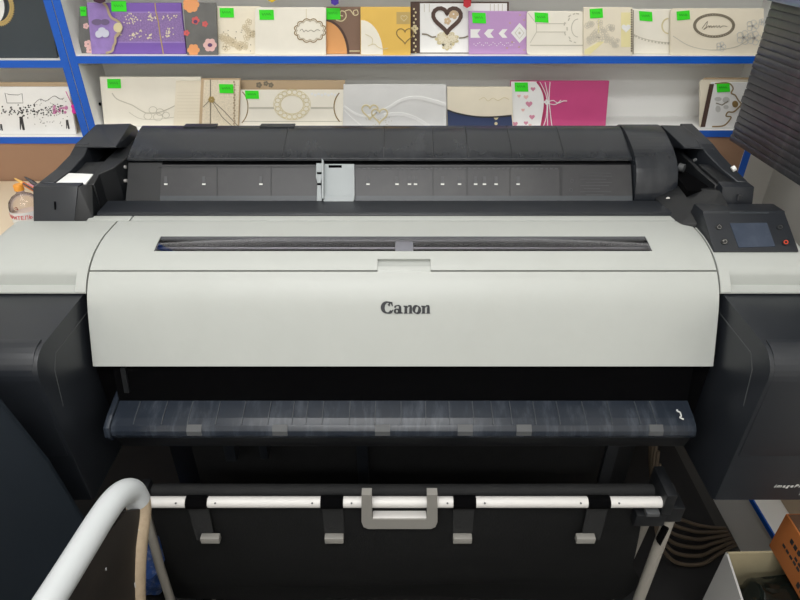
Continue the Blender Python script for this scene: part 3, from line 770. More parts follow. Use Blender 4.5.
# 2 purple gatefold
o = card('purple gatefold card with a silver butterfly and scalloped gold flap', [(100, 3), (181, 3), (186.5, 54.5), (100, 54.5)], Y2, 'purple', ZU)
deco(o, 'lace_edge', [rect(112, 11.5, 181, 13), rect(118, 41.5, 185, 43)], 'lav')
deco(o, 'lace_panel', [[(115, 13), (181, 13), (185, 41.5), (118, 41.5)]], cm('lace_ground', (138, 112, 166), var=.25, scale=300), .0004)
pts = []
for cx, cy, sx, sy, n in ((133, 20, 9, 6, 26), (134, 35, 8, 4, 24), (152, 18, 6, 5, 18), (150, 36, 6, 4, 12), (168, 34, 5, 6, 22), (170, 17, 8, 3, 12)):
    for k in range(n):
        a, b = cx + rnd.gauss(0, .45) * sx, cy + rnd.gauss(0, .5) * sy
        pts.append([(a, b - .8), (a + .8, b), (a, b + .8), (a - .8, b)])
deco(o, 'foil_fleck', pts, cm('foil', (226, 216, 186), .3), .0006, lift=.0004)
deco(o, 'gold_cord', stroke([(155, 3), (156, 12), (158.5, 22), (160, 34), (163.5, 54)], 1.0), 'gold', .0015)
flap = [(87, 2.5), (104, 2.5)] + spline([(104, 2.5), (108, 7), (110, 13), (113, 17), (120, 21), (123, 27), (121, 33), (117, 37), (117, 42), (115, 46), (114, 51), (108, 53.5)], 3)[1:] + [(92, 54)]
c = put('scalloped_flap', flat([flap], Y2 - .0016, .0012), K['lav'], o, smooth=0)
edge = spline([(103, 2.5), (107, 7), (109, 13), (112, 18), (118.5, 21.5), (121, 27), (119, 33), (115.5, 37), (115.5, 42), (113.5, 46), (112, 51), (106, 53)], 3)
deco(o, 'scalloped_edge', stroke(edge, [3.2 if 14 < i < 21 else 2.4 for i in range(len(edge))]) , 'tan', .0008, lift=.0028)
deco(o, 'medallion', [ell(118, 27.5, 4.6, 4.8, n=16)], 'champ', .001, lift=.0036)
deco(o, 'butterfly', [ell(97, 22, 5.5, 3, n=14), ell(105, 22, 4.5, 3, n=14)], cm('butterfly_dark', (112, 96, 132)), .001, lift=.0028)
deco(o, 'butterfly', [ell(99, 34, 3.6, 3.8, n=14), ell(105.5, 33.5, 3.8, 4, n=14), ell(102, 29.5, 3.6, 2.2, n=12)], cm('butterfly_silver', (204, 206, 222), .3), .0016, lift=.0038)
sticker(o, 111, 1, 126, 11.5, 0, .0016)
# 3 slate floral
o = card('slate grey card printed with orange and white blossoms', [(183, 2), (216, 3), (218, 54.5), (187, 54.5)], Y1, 'grey', ZU, th=.005)
deco(o, 'blossom_print', flower(191, 4.5, 8, 7) + [ell(191, 4.5, 4, 4, n=10)], 'peach'); deco(o, 'blossom_print', flower(193.5, 50, 6.0, 6) + [ell(193.5, 50, 3, 3, n=10)], 'peach'); deco(o, 'blossom_print', flower(195.5, 20.5, 4) + flower(205, 24, 3) + flower(186.5, 33, 3), 'rose')
deco(o, 'blossom_print', flower(210, 45, 6.6, 6), 'pinkp'); deco(o, 'blossom_heart', [ell(195.5, 21.5, 2, 1.8, n=10), ell(210, 45, 2.4, 2.0, n=10)], 'plum', .0012)
# 4 cream embossed
o = card('cream card with embossed blossom sprays, narrow, beside the slate floral card', rect(217, 6.5, 260, 54.3), Y2, 'cream', ZU)
deco(o, 'embossed_spray', sprig(236, 43, 15, 7, 16, 3.6) + sprig(249, 28, 5, 8, 7, 3), cm('emboss', (206, 192, 162)), .0005); sticker(o, 219.5, 8, 233.5, 17.5)
deco(o, 'seed_dot', [ell(222 + rnd.uniform(0, 34), 30 + rnd.uniform(0, 22), .5, .5, n=6) for _ in range(22)], 'dkl', .0004, lift=.0006)
# 5 white with scalloped frame
o = card('white card with rounded corner and a scalloped gold frame', rrect(255, 7.5, 326, 54.8, 4, 'a'), Y1 - .001, 'ivory', ZU, th=.005)
def scal(cx, cy, rx, ry, k, amp, n=72): return [(cx + (rx + amp * abs(math.sin(k * t / 2))) * math.cos(t), cy + (ry + amp * abs(math.sin(k * t / 2))) * math.sin(t)) for t in [2 * PI * i / n for i in range(n)]]
deco(o, 'scalloped_frame', stroke(scal(310, 30.5, 14.2, 10.3, 12, 1.8), .9, True) + stroke(scal(310, 30.5, 12.6, 8.8, 12, 1.6), .4, True), 'bronze')
deco(o, 'script_line', stroke(spline([(300, 31), (302, 29), (304, 32), (306, 30), (308, 31.5), (311, 30), (314, 31.5), (317, 29.5), (320, 30.5)], 4), .45), 'dkl', .0005)
sticker(o, 259, 9.8, 273.5, 19.8); deco(o, 'fold_line', [rect(306, 9, 306.5, 20)], 'champ', .0001)
# 6 brown / orange arc
o = card('brown card with a tan quarter-circle pocket and cream scrolls', rect(323.5, 7, 361.5, 54.5), Y2, 'brown', ZU)
deco(o, 'arc_pocket', [[(324, 54.4), (324, 21)] + [(324 + 23 * math.sin(a), 54.4 - 33.4 * math.cos(a)) for a in [PI / 2 * i / 10 for i in range(11)]]], 'orange', .0008)
deco(o, 'arc_rim', stroke([(324 + 24.5 * math.sin(a), 54.4 - 34.6 * math.cos(a)) for a in [PI / 2 * i / 12 for i in range(13)]], 2.2), 'dbrown', .0012)
deco(o, 'cream_scroll', stroke(spline([(336, 20), (342, 21), (346, 17), (345, 12), (341, 11), (340, 15), (343, 16)], 4), 1) + stroke(spline([(345, 11), (350, 10), (354, 15), (358, 14), (357, 10), (353.5, 11), (354, 14)], 4), .9) + [rect(349, 50.5, 360, 51.5)], 'champ'); sticker(o, 326, 8.2, 340, 19.5)
# 7 yellow
o = card('golden yellow card with a white quarter-circle and hearts', rect(360.5, 7, 410.5, 54.8), Y1 - .002, 'yellow', ZU, th=.005)
deco(o, 'white_arc', [[(361, 54.6), (361, 20)] + [(361 + 22 * math.sin(a), 54.6 - 34.6 * math.cos(a)) for a in [PI / 2 * i / 10 for i in range(11)]]], 'ivory', .0008)
deco(o, 'arc_feather', stroke(spline([(368, 46), (374, 44), (378, 47), (383, 49), (388, 48)], 4), .7) + stroke(spline([(365, 34), (372, 38), (372, 44)], 3), .5), 'champ', .0004, lift=.0008)
deco(o, 'heart_line', stroke(heart(405, 35, 8.5), 1.0, True), 'bronze'); deco(o, 'gold_plate', [rect(396.5, 12, 410, 24)], 'gold', .0006); deco(o, 'plate_heart', stroke(heart(404, 18, 3.2), .6, True), 'champ', .0006, lift=.0006)
# 8 heart card with lace spine
o = card('white boxed card with a dark heart, pearl flowers and dark lace spine', [(410.5, 2), (509, 2), (508, 54.6), (410.5, 54.6)], Y3 - .002, 'dbrown', ZU, th=.007)
deco(o, 'white_panel', [[(420, 3.2), (507, 3.2), (506.4, 52.5), (420, 52.5)]], 'white', .0008)
deco(o, 'heart_frame', stroke(heart(447, 18.5, 14), 4.0, True), 'dbrown', .0028); deco(o, 'heart_flower', flower(453.5, 14, 5, 5) + flower(447.5, 21, 3.5), 'kraft', .0022)
deco(o, 'pearl_flower', [scal(447, 39, 10, 5.5, 9, 2.4, 54)], 'champ', .0012, lift=.0008); deco(o, 'pearl_flower', [scal(447, 46, 4, 3, 6, 1.6, 36)], 'champ', .0012, lift=.0008)
deco(o, 'pearl_petal', sprig(447, 38.5, 9, 3.5, 12, 3.2) + sprig(447, 46, 3, 2, 3, 2.6), cm('pearl_petal', (238, 230, 206), .3), .0014, lift=.002)
deco(o, 'ribbon_end', stroke(spline([(422, 34), (427, 34.5), (432, 37), (436, 36.5)], 4), 1.4) + stroke(spline([(459, 38), (464, 37.5), (468, 36)], 4), 1.3), 'dkl', .0014, lift=.0008)
deco(o, 'lace_hole', [ell(414.8 + (.9 if k % 2 else -.9), 9 + k * 3.4, 1.0, 1.1, n=8) for k in range(14)] + flower(414.5, 28.5, 3.6, 4), 'champ', .0006)
deco(o, 'pleat', [rect(424 + k * 5, 4, 424.6 + k * 5, 12) for k in range(2)] + [rect(490 + k * 4, 4, 490.6 + k * 4, 11) for k in range(4)], 'line', .0004, lift=.0008)
# 9 lilac
o = card('lilac card with a row of white arrows and a white diamond', [(468.5, 11), (527, 11.5), (527.5, 54.9), (468.8, 54.9)], Y2 - .002, 'lilac', ZU, th=.005)
arrows = []
for a, w in ((470.5, 10), (484, 10), (498.5, 9)): arrows.append([(a, 33.5), (a + 4, 29.2), (a + w, 29.2), (a + w - 3.5, 33.5), (a + w, 37.8), (a + 4, 37.8)] if a > 475 else [(a, 29.2), (a + w, 29.2), (a + w - 3, 33.5), (a + w, 37.8), (a, 37.8)])
arrows.append([(511, 33), (519.5, 22.8), (527, 31), (527, 35), (519.5, 43)])
deco(o, 'white_arrow', arrows, 'white', .0007)
deco(o, 'diamond_ring', stroke([(515, 33), (519.5, 27.5), (524, 33), (519.5, 38.5)], .6, True) + [ell(519.5, 33, 1.2, 1.4, n=8)], 'line', .0003, lift=.0007)
deco(o, 'foil_star', [ell(474 + k * 1.9, 44 + 1.6 * math.sin(k * 1.7), .5, .5, n=5) for k in range(22)] , 'white', .0004); deco(o, 'foil_star', [ell(u, v, .8, .8, n=6) for u, v in ((510, 23), (520, 15), (524, 20), (512, 42), (519, 47), (524, 50), (507, 48))], 'gold', .0004)
sticker(o, 472, 12.5, 485.5, 23, .5)
# 10 cream envelope-like
o = card('cream card with embossed folded frame and lace fan, right of the lilac card', rrect(526.8, 11.2, 590, 54.9, 3.5, 'ad'), Y1 - .001, 'ivory', ZU, th=.005)
deco(o, 'embossed_line', stroke([(528, 13), (536.5, 23.5), (536.5, 32), (530, 43)], .6) + [rect(536, 23.3, 566, 24), rect(536, 31.6, 566, 32.3), rect(530, 44.8, 583, 45.8)], 'line', .0005)
deco(o, 'lace_fan', [q for a in range(0, 181, 20) for q in stroke(ell(576, 28, 12 - 3 * (a % 40 == 0), 14.5, 90 + a, 104 + a, 4), 1.1)] + stroke(ell(578, 28, 6.5, 9, 90, 270, 14), .8), 'line', .0005); sticker(o, 534.5, 12.3, 548, 22, .8)
# 11 floral with yellow strip
o = card('cream floral card with a pale yellow strip and lace right edge', rect(583.5, 7.3, 632.5, 54.6), Y1 - .008, 'cream', ZU, th=.005)
deco(o, 'floral_emboss', sprig(600, 30, 13, 13, 22, 3.2) + sprig(612, 44, 6, 5, 8, 2.6), cm('emboss_white', (206, 200, 184)), .0004)
deco(o, 'yellow_strip', [rect(621, 12.5, 630.5, 47), rect(597.8, 19, 599.2, 33), [(584.5, 54.3), (584.5, 50), (600, 41), (604, 42), (590, 54.3)]], 'paley', .0006)
deco(o, 'white_heart', [heart(626, 28, 4.6)], 'white', .0008, lift=.0006); deco(o, 'lace_edge', [ell(631.5, 10 + 2.4 * k, .9, 1.1, n=7) for k in range(18)], 'dkl', .0006); deco(o, 'script_line', stroke(spline([(593, 36.5), (595, 37.5), (598, 37), (600, 38)], 4), .5), 'dkl', .0006)
sticker(o, 589.5, 9, 602.5, 18.5, -.8)
# 12
o = card('ivory card with a scalloped lace wave, left of the oval-framed card', rect(632.5, 9, 676, 54.3), Y2, 'ivory', ZU, th=.005)
wave = spline([(634, 34.5), (642, 38), (652, 40.5), (662, 42), (670, 42.5)], 6)
deco(o, 'lace_wave', stroke(wave, .7) + [ell(u, v + 1.1, .9, .9, n=7) for u, v in wave[::2]], 'line', .0006); deco(o, 'lace_edge', [rect(632.8, 10, 633.6, 54)], 'dkl', .0005)
deco(o, 'lace_oval', stroke(ell(668.5, 26, 6.5, 7.5, 90, 270, 16), 1.4), 'champ', .0006); sticker(o, 639, 11, 652, 20.5, 1)
# 13
o = card('ivory card with a dark oval frame and grey blossoms, right end of the upper shelf', rrect(670.5, 8.5, 764, 53.5, 4, 'a'), Y1 - .001, 'cream', ZU, th=.005)
ring = ell(714, 25.5, 20.5, 11.8, n=40)
deco(o, 'oval_frame', stroke(ring, 1.0, True) + stroke(ell(714, 25.5, 18.4, 10.2, n=40), .7, True) + [ell(u, v, 1.1, .9, n=6) for u, v in ell(714, 25.5, 19.5, 11, n=44)], 'dkl', .0007)
deco(o, 'script_line', stroke(spline([(702, 28.5), (706, 23), (707.5, 21.5), (706, 27), (703.5, 29.5), (706, 28), (709, 25.5), (709, 27.5), (711, 25.5), (711.5, 27.5), (714, 25.5), (714, 27.5), (716.5, 25.5), (717, 27.5), (719.5, 25.5), (720, 27.5), (723, 25.8), (727, 26.5)], 4), .55), 'dkl', .0005)
for a, b, r in ((721, 46.5, 5), (743.5, 37.5, 7.5), (752.5, 26, 6.5), (754, 38, 7.5), (762, 22, 3.5)):
    deco(o, 'blossom', [q for k in range(5) for q in stroke(ell(a + r * .55 * math.cos(2 * PI * k / 5), b + r * .55 * math.sin(2 * PI * k / 5), r * .42, r * .42, n=9), .5, True)], 'silver', .0006)
    deco(o, 'blossom_eye', [ell(a, b, r * .24, r * .24, n=8)], 'dkl', .0006)
deco(o, 'embossed_curve', stroke(spline([(673, 36), (690, 46), (712, 50), (735, 47), (748, 40)], 6), .7), 'line', .0004); sticker(o, 676.5, 11.5, 689.5, 20.5, -1.2)
# --- lower shelf
G2 = 'invitation cards on the lower shelf'
def lcard(label, out, y, body, **k): return card(label, out, y, body, ZLW, group=G2, **k)
LY1, LY2, LY3 = 1.474, 1.484, 1.494
o = lcard('large ivory card with a grey ribbon print, left end of the lower shelf', [(99.5, 77), (201, 77), (201, 140), (108, 140)], LY2, 'ivory')
deco(o, 'ribbon_print', stroke(spline([(112, 93), (117, 99), (128, 103.5), (132, 105), (142, 111), (148, 113), (160, 112), (170, 108), (178, 104)], 5), .9) + stroke(spline([(129, 112), (133, 115), (142, 119), (160, 119), (175, 117)], 5), .5), 'line', .0005)
deco(o, 'bow_print', [q for a, b, r in ((153, 110, 4), (160, 112, 4), (148, 116, 4), (158, 117, 4.5), (166, 115, 3.5)) for q in stroke(ell(a, b, r, r * .85, n=14), .5, True)], 'line', .0006)
sticker(o, 107, 79, 120.5, 88.3)
o = lcard('plain woven-texture cream card between the ribbon card and the bow card', rect(176, 81, 204, 140), LY1 + .002, 'cream', th=.005)
deco(o, 'weave_line', [rect(177, 92 + 3.2 * k, 203.5, 92.4 + 3.2 * k) for k in range(12)], cm('weave', (222, 212, 190)), .0003)
o = lcard('cream lace card tied with a cord bow', rect(201, 78.5, 240.5, 140), LY1 - .005, 'kraft', th=.005)
deco(o, 'lace_panel', [rect(204, 80, 239.5, 140)], cm('lace_cream', (226, 214, 190), var=.12, scale=260), .0005)
deco(o, 'cord', [rect(210, 79.5, 211, 128)] + stroke([(211, 99), (203, 107)], .6) + stroke([(212, 100), (224, 111), (238, 126)], .6) + stroke([(212, 101), (222, 117), (232, 126)], .5), 'dkl', .0008, lift=.0005); deco(o, 'cord_bow', flower(211.5, 99.5, 3.2, 6), 'gold', .0014, lift=.0006)
deco(o, 'side_braid', [ell(234 + .6 * (k % 2), 82 + 2.6 * k, 1.0, 1.3, n=7) for k in range(18)], 'tan', .0007, lift=.0005); sticker(o, 219, 84, 233, 93, .3, .0018)
o = lcard('tan card with a small dark motif, peeking out behind the medallion card', rect(239, 80.5, 345, 140), LY3, 'kraft')
deco(o, 'dark_motif', flower(259, 85, 3) + flower(266, 83.5, 2.6) + flower(271, 85, 2.6), 'dkl', .0005)
o = lcard('ivory card with a lace medallion and curved gold ends', rect(234.5, 90, 343.5, 140), LY1 + .001, 'ivory', th=.005)
md = [q for k in range(18) for q in stroke(ell(292 + 15 * math.cos(2 * PI * k / 18), 104.5 + 12.5 * math.sin(2 * PI * k / 18), 2.6, 2.3, n=9), .7, True)]
deco(o, 'lace_medallion', md + stroke(ell(292, 104.5, 11.5, 9.5, n=26), .7, True) + stroke(ell(292, 104.5, 18.5, 15.2, n=34), .4, True), 'champ', .0006)
deco(o, 'gold_end', stroke(ell(232, 107, 16, 20, -50, 52, 14), .9), 'bronze', .0006); deco(o, 'gold_end', stroke(ell(350, 107, 16, 19, 130, 228, 14), 1.1), 'bronze', .0006); deco(o, 'ribbon_band', [rect(249, 107, 274, 109), rect(311, 107, 333, 109), rect(243, 121, 342, 121.8)], 'line', .0003)
deco(o, 'lace_border', [ell(312 + 3.3 * k, 94 + (k % 2), 1.5, 1.5, n=7) for k in range(9)], 'white', .0006); sticker(o, 245, 90.5, 258.5, 98.7, .2)
o = lcard('pearl white card with two gold hearts and satin swirls', rect(343.5, 84.5, 446, 140), LY1 - .004, 'pearl', th=.006)
deco(o, 'gold_heart', stroke(heart(370, 111, 8), 1.5, True) + stroke(heart(379.5, 115, 8), 1.5, True), 'champ', .0014)
sw = spline([(344, 106), (354, 113), (366, 116), (386, 109), (402, 100), (420, 98), (446, 105)], 6)
deco(o, 'satin_swirl', stroke(sw, [1.6 + 2.2 * i / len(sw) for i in range(len(sw))]) + stroke(spline([(384, 115), (400, 114), (415, 118), (430, 127)], 6), 3.2) + stroke(spline([(344, 110), (352, 118), (362, 126)], 5), .7), 'white', .0012)
deco(o, 'pearl_dust', [ell(363 + rnd.uniform(0, 30), 120 + rnd.uniform(-3, 7), .5, .5, n=5) for _ in range(26)], 'line', .0005)
o = lcard('cream and navy card with a black wavy ribbon and pendant', rect(447, 87, 512, 140), LY1, 'cream', th=.006)
navy_top = spline([(447.4, 110), (458, 113.5), (475, 116.5), (492, 117), (511.5, 115.5)], 5)
deco(o, 'navy_pocket', [navy_top + [(511.5, 139.5), (447.4, 139.5)]], 'navy', .0008); deco(o, 'black_ribbon', stroke(navy_top, 1.5), 'ink', .0012); deco(o, 'pendant', [[(493, 116.5), (499, 116.5), (497.5, 119), (496, 120), (494.5, 119)], ell(496, 123.5, 1.6, 1.6, n=10)], 'champ', .0016)
deco(o, 'script_line', stroke(spline([(479, 100), (484, 97.5), (488, 101), (493, 98), (498, 100.5), (504, 97.5), (509, 99.5)], 5), .5), 'champ', .0004)
o = lcard('bright pink and white gatefold card tied with white strings', [(510.5, 81), (609.3, 81), (603, 140), (508.5, 140)], LY2 - .002, 'pink', th=.007)
curve = spline([(537, 81.5), (541.5, 88), (544.5, 97), (544.5, 108), (542.5, 120), (540.5, 132), (539, 139.5)], 5)
deco(o, 'white_flap', [[(511, 81.5)] + curve + [(509.2, 139.5)]], 'white', .001); deco(o, 'pink_rim', stroke(curve, 2.2), 'dpink', .0014)
for hq in (heart(529, 104, 3.4), heart(532, 117, 2.8), heart(515, 124, 2.8), heart(533, 89, 2.4), heart(526, 123, 2.2)): deco(o, 'heart_print', [hq], cm('heart_pink', (206, 138, 160)), .0004, lift=.001)
deco(o, 'faint_heart', [heart(526, 97, 2.4), heart(523, 110, 1.8), heart(519, 96, 1.8), heart(530, 125, 1.6)], 'pinkp', .0004, lift=.001)
deco(o, 'string', stroke(spline([(540, 82), (546, 95), (547, 105), (546, 118), (543, 127)], 4), .7) + stroke(spline([(545, 82), (548, 98), (547.5, 110), (547.5, 127)], 4), .7) + stroke(spline([(550, 82), (549, 98), (550.5, 115), (552, 127)], 4), .7) + stroke(spline([(547, 102), (553, 100.5), (558, 103), (563, 101), (567, 101)], 4), .7) + stroke(spline([(547, 103), (555, 104.5), (561, 100)], 4), .6), 'white', .0012, lift=.001)
deco(o, 'string_bow', flower(546.5, 102, 2.6, 4), 'white', .002, lift=.001); sticker(o, 514.5, 82.3, 527.8, 91.5, .2, .0012)
# right-hand group of three leaning cards
G3 = 'cards standing at the right end of the lower shelf'
o = card('brown-backed cream card, rearmost of three at the right end of the lower shelf', rrect(703, 78, 752, 127, 4, 'a'), 1.482, 'kraft', ZLW, group=G3)
o = card('cream card with rounded corner, middle of three at the right end of the lower shelf', rrect(700, 80, 751, 128, 4, 'a'), 1.474, 'cream', ZLW, group=G3)
o = card('white card with brown side stripe, gold scrolls and a grey butterfly', [(712, 82.5), (752, 82.5), (748, 128), (702, 128)], 1.465, 'white', ZLW, group=G3)
deco(o, 'brown_stripe', [[(709.5, 84), (714, 84), (705, 127), (700.5, 127)]], 'dbrown', .0008)
deco(o, 'gold_scroll', stroke(spline([(715, 83.5), (728, 83), (733, 88), (731, 93), (735, 95), (738, 100), (741, 104), (738, 108), (733, 112), (728, 112), (726, 116), (731, 117), (727, 123), (722, 126), (712, 126.5)], 5), 1.1) + [ell(735, 104, 3, 3.4, n=12)], 'bronze', .0012)
deco(o, 'grey_butterfly', [ell(718, 99, 3.6, 2.2, n=12), ell(726, 100, 3.6, 3.2, n=12), ell(718, 109, 2.6, 3.4, n=12), ell(726, 107, 2.6, 2, n=12)], 'silver', .0008); deco(o, 'butterfly_body', stroke([(716, 103), (722, 105), (728, 101)], 1.0), 'dkl', .0012)
sticker(o, 716.5, 84, 729.5, 92.3, -.6, .0012)
# left bay
o = card('black card with a gold wreath, on the upper shelf at far left', [(-40, -14), (46, -14), (57.5, 58.5), (-30, 58.5)], 1.475, 'black', zu2, group='cards on the far left shelves')
deco(o, 'gold_wreath', [[(11.5 * math.cos(math.radians(a)) + l * math.cos(math.radians(a + t)) + .9 * w_ * math.cos(math.radians(a + t + 90)), 8 + 15 * math.sin(math.radians(a)) + l * math.sin(math.radians(a + t)) + .9 * w_ * math.sin(math.radians(a + t + 90))) for l, w_ in ((0, 0), (2, 1), (4.4, 0), (2, -1))] for a in range(-75, 131, 8) for t in (-40, 55, 120)], 'gold', .0008)
deco(o, 'white_oval', [ell(-4, 8, 8.5, 15, n=24)], 'white', .0008); deco(o, 'oval_rim', stroke(ell(-3.5, 8, 10, 16, n=28), 1.0, True), 'ink', .0009)
o = card('white card printed with a black ink procession, lower shelf at far left', [(-60, 87), (68.5, 87), (76.5, 135), (-50, 135)], 1.470, 'white', zl2, group='cards on the far left shelves')
bits = []
for k in range(120):
    a, b = rnd.uniform(0, 64), 111 + rnd.gauss(0, 3) - .0 * rnd.random(); bits.append(ell(a, b, rnd.uniform(.4, 1.2), rnd.uniform(.4, .9), n=6))
for k in range(60): bits.append(ell(rnd.uniform(34, 68), rnd.uniform(98, 126), .4, .4, n=5))
for a, b, s in ((21, 123, 1), (67, 124, .7), (1, 127, .5)): bits += [[(a - 1.5 * s, b - 6 * s), (a + 1.6 * s, b - 6 * s), (a + 4 * s, b + 7 * s), (a + 1.8 * s, b + 7 * s), (a, b), (a, b + 7 * s), (a - 1 * s, b + 6 * s)]]
deco(o, 'ink_figure', bits, 'ink', .0004); deco(o, 'ink_outline', stroke([(5, 93), (9, 94.5), (18, 95), (22, 93.5), (23, 103), (7, 103)], .5, True) + stroke(spline([(34, 104), (40, 99), (46, 101), (54, 96), (60, 99), (64, 98)], 4), .4), 'ink', .0004)
deco(o, 'pink_flower', sprig(60, 112, 7, 6, 12, 1.4), cm('ink_pink', (204, 130, 176)), .0004)
o = card('tan cellophane-wrapped card peeking out behind the white ink-drawing card', [(-40, 82.5), (68, 82.5), (78.0, 136), (-30, 136)], 1.482, 'kraft', zl2, group='cards on the far left shelves')
ts = bmesh.new()
q0 = W(73, 107, y=1.466); lathe(ts, [(.001, .006), (.004, .003), (.0035, -.004), (.006, -.012), (.003, -.016)], q0, 12)
tube(ts, [q0 + Vector((0, 0, .005)), q0 + Vector((-.004, .001, .02)), q0 + Vector((-.008, .003, .036))], .0008, 6)
put('tassel', ts, cm('hot_pink', (206, 40, 150)), bpy.data.objects[o.name])
# tag ribbons hanging from the shelf above
zt_ = zu + .178 - .016
for u, col, lab, v1 in ((272, 'yellow', 'yellow ribbon end hanging from above, over the scalloped-frame card', 1.5), (335, 'violet', 'violet ribbon end hanging from above, over the brown and tan card', 4.5), (467, 'red', 'red ribbon end hanging from above, beside the dark heart card', 7), (100, 'dark', 'dark ribbon end hanging from above, over the purple butterfly card', 2.5)):
    c = {'yellow': (210, 180, 40), 'violet': (66, 40, 150), 'red': (176, 30, 44), 'dark': (60, 30, 50)}[col]
    yy = 1.447; a, b = W(u, v1, y=yy), W(u, v1, y=yy)
    w = .009 if col != 'dark' else .014
    bm = bmesh.new(); top = zt_ + .012
    extr(bm, [(a.x - w, yy, top), (a.x + w, yy, top), (a.x + w * .9, yy - .001, a.z + .002), (a.x, yy - .001, a.z - .002), (a.x - w * .9, yy - .001, a.z + .002)], (0, .0018, 0))
    tag(put('hanging_ribbon', bm, cm('ribbon_' + col, c)), lab, 'ribbon', 'ribbon ends hanging from the top shelf')

# ================================================================== STACK OF BOARDS (right)
ords = ['topmost', 'second', 'third', 'fourth', 'fifth', 'sixth', 'seventh', 'eighth', 'ninth', 'tenth', 'eleventh', 'twelfth', 'thirteenth', 'fourteenth', 'fifteenth', 'sixteenth', 'seventeenth', 'eighteenth', 'nineteenth', 'twentieth', 'bottom']
NB = 21
zb, zt = 1.012, 1.292
bt = (zt - zb) / NB
blk = mat('glossy_black_board', (54, 55, 58), .3, var=.2, scale=30, stretch=(1, 1, .3), dust=(128, 130, 132), dust_amt=.34)
edgem = mat('board_edge_sheen', (96, 98, 102), .35, var=.25, scale=50)
wrap = mat('clear_blue_wrap', (96, 104, 128), .12, var=.15, scale=16)
rb = random.Random(11)
WS = B(.872, XR - .001, .86, 1.27, zb - .022, zb - .0005, bev=.002)
sh = put('wall_shelf', WS, M['shelfw'], base=True); tag(sh, 'white wall shelf carrying the stack of black boards', 'shelf')
bm = bmesh.new()
for y in (.92, 1.2): extr(bm, [(.90, y, zb - .022), (XR - .001, y, zb - .022), (XR - .001, y, zb - .16)], (0, .018, 0))
put('shelf_bracket', bm, M['shelfw'], sh)
for k in range(NB):
    z0 = zb + (NB - 1 - k) * bt
    ang = math.radians(2.0 + rb.uniform(-.12, .12)); dx, dy = rb.uniform(-.0014, .0014), rb.uniform(-.0014, .0014)
    bm = bmesh.new(); w, d = .30, .40
    t = bt - .0006
    box(bm, 0, w, -d, 0, z0, z0 + t * .93, .0005)
    box(bm, .0012, w, -d, -.0012, z0 + t * .93, z0 + t, 0)
    if k == 0:
        for v in bm.verts: v.co.x -= .010
    bmesh.ops.rotate(bm, verts=bm.verts, cent=(0, 0, 0), matrix=Matrix.Rotation(ang, 3, 'Z'))
    bmesh.ops.translate(bm, verts=bm.verts, vec=(.698 + dx, 1.25 + dy, 0))
    o = put('black_board', bm, wrap if k == 0 else blk, base=True)
    lab = ('topmost board of the black stack at upper right, in bluish clear wrap' if k == 0 else
           'glossy black board, %s in the stack at upper right' % (ords[k] + ' from the top' if k < 20 else 'bottommost'))
    tag(o, lab, 'board', 'boards stacked at upper right')

# ================================================================== LEFT TABLE, BOTTLE, PENCILS
tb = thing('side_table', (-1.1, 1.22, 0), 'cream topped table at left behind the printer, carrying the bottle', 'table')
TZ = .843
put('tabletop', B(-1.5, -.715, 1.0, 1.445, TZ - .025, TZ, bev=.003), mat('table_cream', (222, 204, 176), .5, var=.03), tb)
for x in (-1.46, -.95):
    for y in (1.04, 1.40): put('leg', B(x - .02, x + .02, y - .02, y + .02, 0.0045, TZ - .0255, bev=.002), M['darker'], tb)
bc = (-.777, 1.15, TZ)
bot = thing('solvent_bottle', bc, 'clear plastic bottle with red-lettered white label and orange cap, left of the printer', 'bottle')
bm = lathe(bmesh.new(), [(.026, .0005), (.0305, .004), (.0310, .02), (.0310, .058), (.0305, .066), (.027, .076), (.019, .085), (.010, .090), (.0075, .094), (.0075, .100)], bc)
put('bottle_body', bm, glassy('clear_plastic', (250, 246, 244), .12, .05, 1.3), bot)
put('liquid', lathe(bmesh.new(), [(.024, .003), (.029, .006), (.0295, .020), (.0295, .048)], bc), mat('pinkish_liquid', (226, 208, 198), .2), bot)
put('cap', lathe(bmesh.new(), [(.0092, .098), (.0092, .108), (.008, .110)], bc, 18), mat('orange_cap', (236, 158, 60), .45), bot)
bm = bmesh.new(); ra_, n = .0315, 30
for i in range(n):
    a0, a1 = math.radians(190 + 160 * i / n), math.radians(190 + 160 * (i + 1) / n)
    q = [(bc[0] + ra_ * math.cos(a), bc[1] + ra_ * math.sin(a), TZ + z) for a, z in ((a0, .014), (a1, .014), (a1, .060), (a0, .060))]
    poly3(bm, q)
bmesh.ops.remove_doubles(bm, verts=bm.verts, dist=1e-6); bmesh.ops.solidify(bm, geom=bm.faces[:], thickness=.0002)
lb = put('paper_label', bm, M['label'], bot)
def wrapc(x, y, d, a_mid=math.radians(292), zz=TZ + .046, rr=.0319):
    a = a_mid + x / rr; return Vector((bc[0] + (rr + d) * math.cos(a), bc[1] + (rr + d) * math.sin(a), zz + y))
put('label_lettering', text_bm('\u0420\u0410\u0421\u0422\u0412\u041e\u0420\u0418\u0422\u0415\u041b\u042c', .0112, None, (1, 0, 0), (0, 1, 0), .0004, .15, 'RIGHT', bend=lambda x, y, d: wrapc(x + .012, y, d)), mat('label_red', (206, 30, 50), .5), lb)
pts = spline([(-.012, -.006), (-.009, -.001), (-.008, -.006), (-.006, -.003), (-.003, -.006), (-.001, -.001), (0, -.006), (.003, -.003), (.006, -.006)], 4)
bm = bmesh.new()
for q in stroke(pts, .0013):
    for p in [q]: extr(bm, [wrapc(a, b - .006, 0) for a, b in p], (0, -.0004, 0))
put('label_script', bm, M['ink'], lb)
cc = (-.732 - .012, 1.235, TZ)
cup = thing('pencil_cup', cc, 'clear plastic cup holding pencils beside the bottle', 'cup')
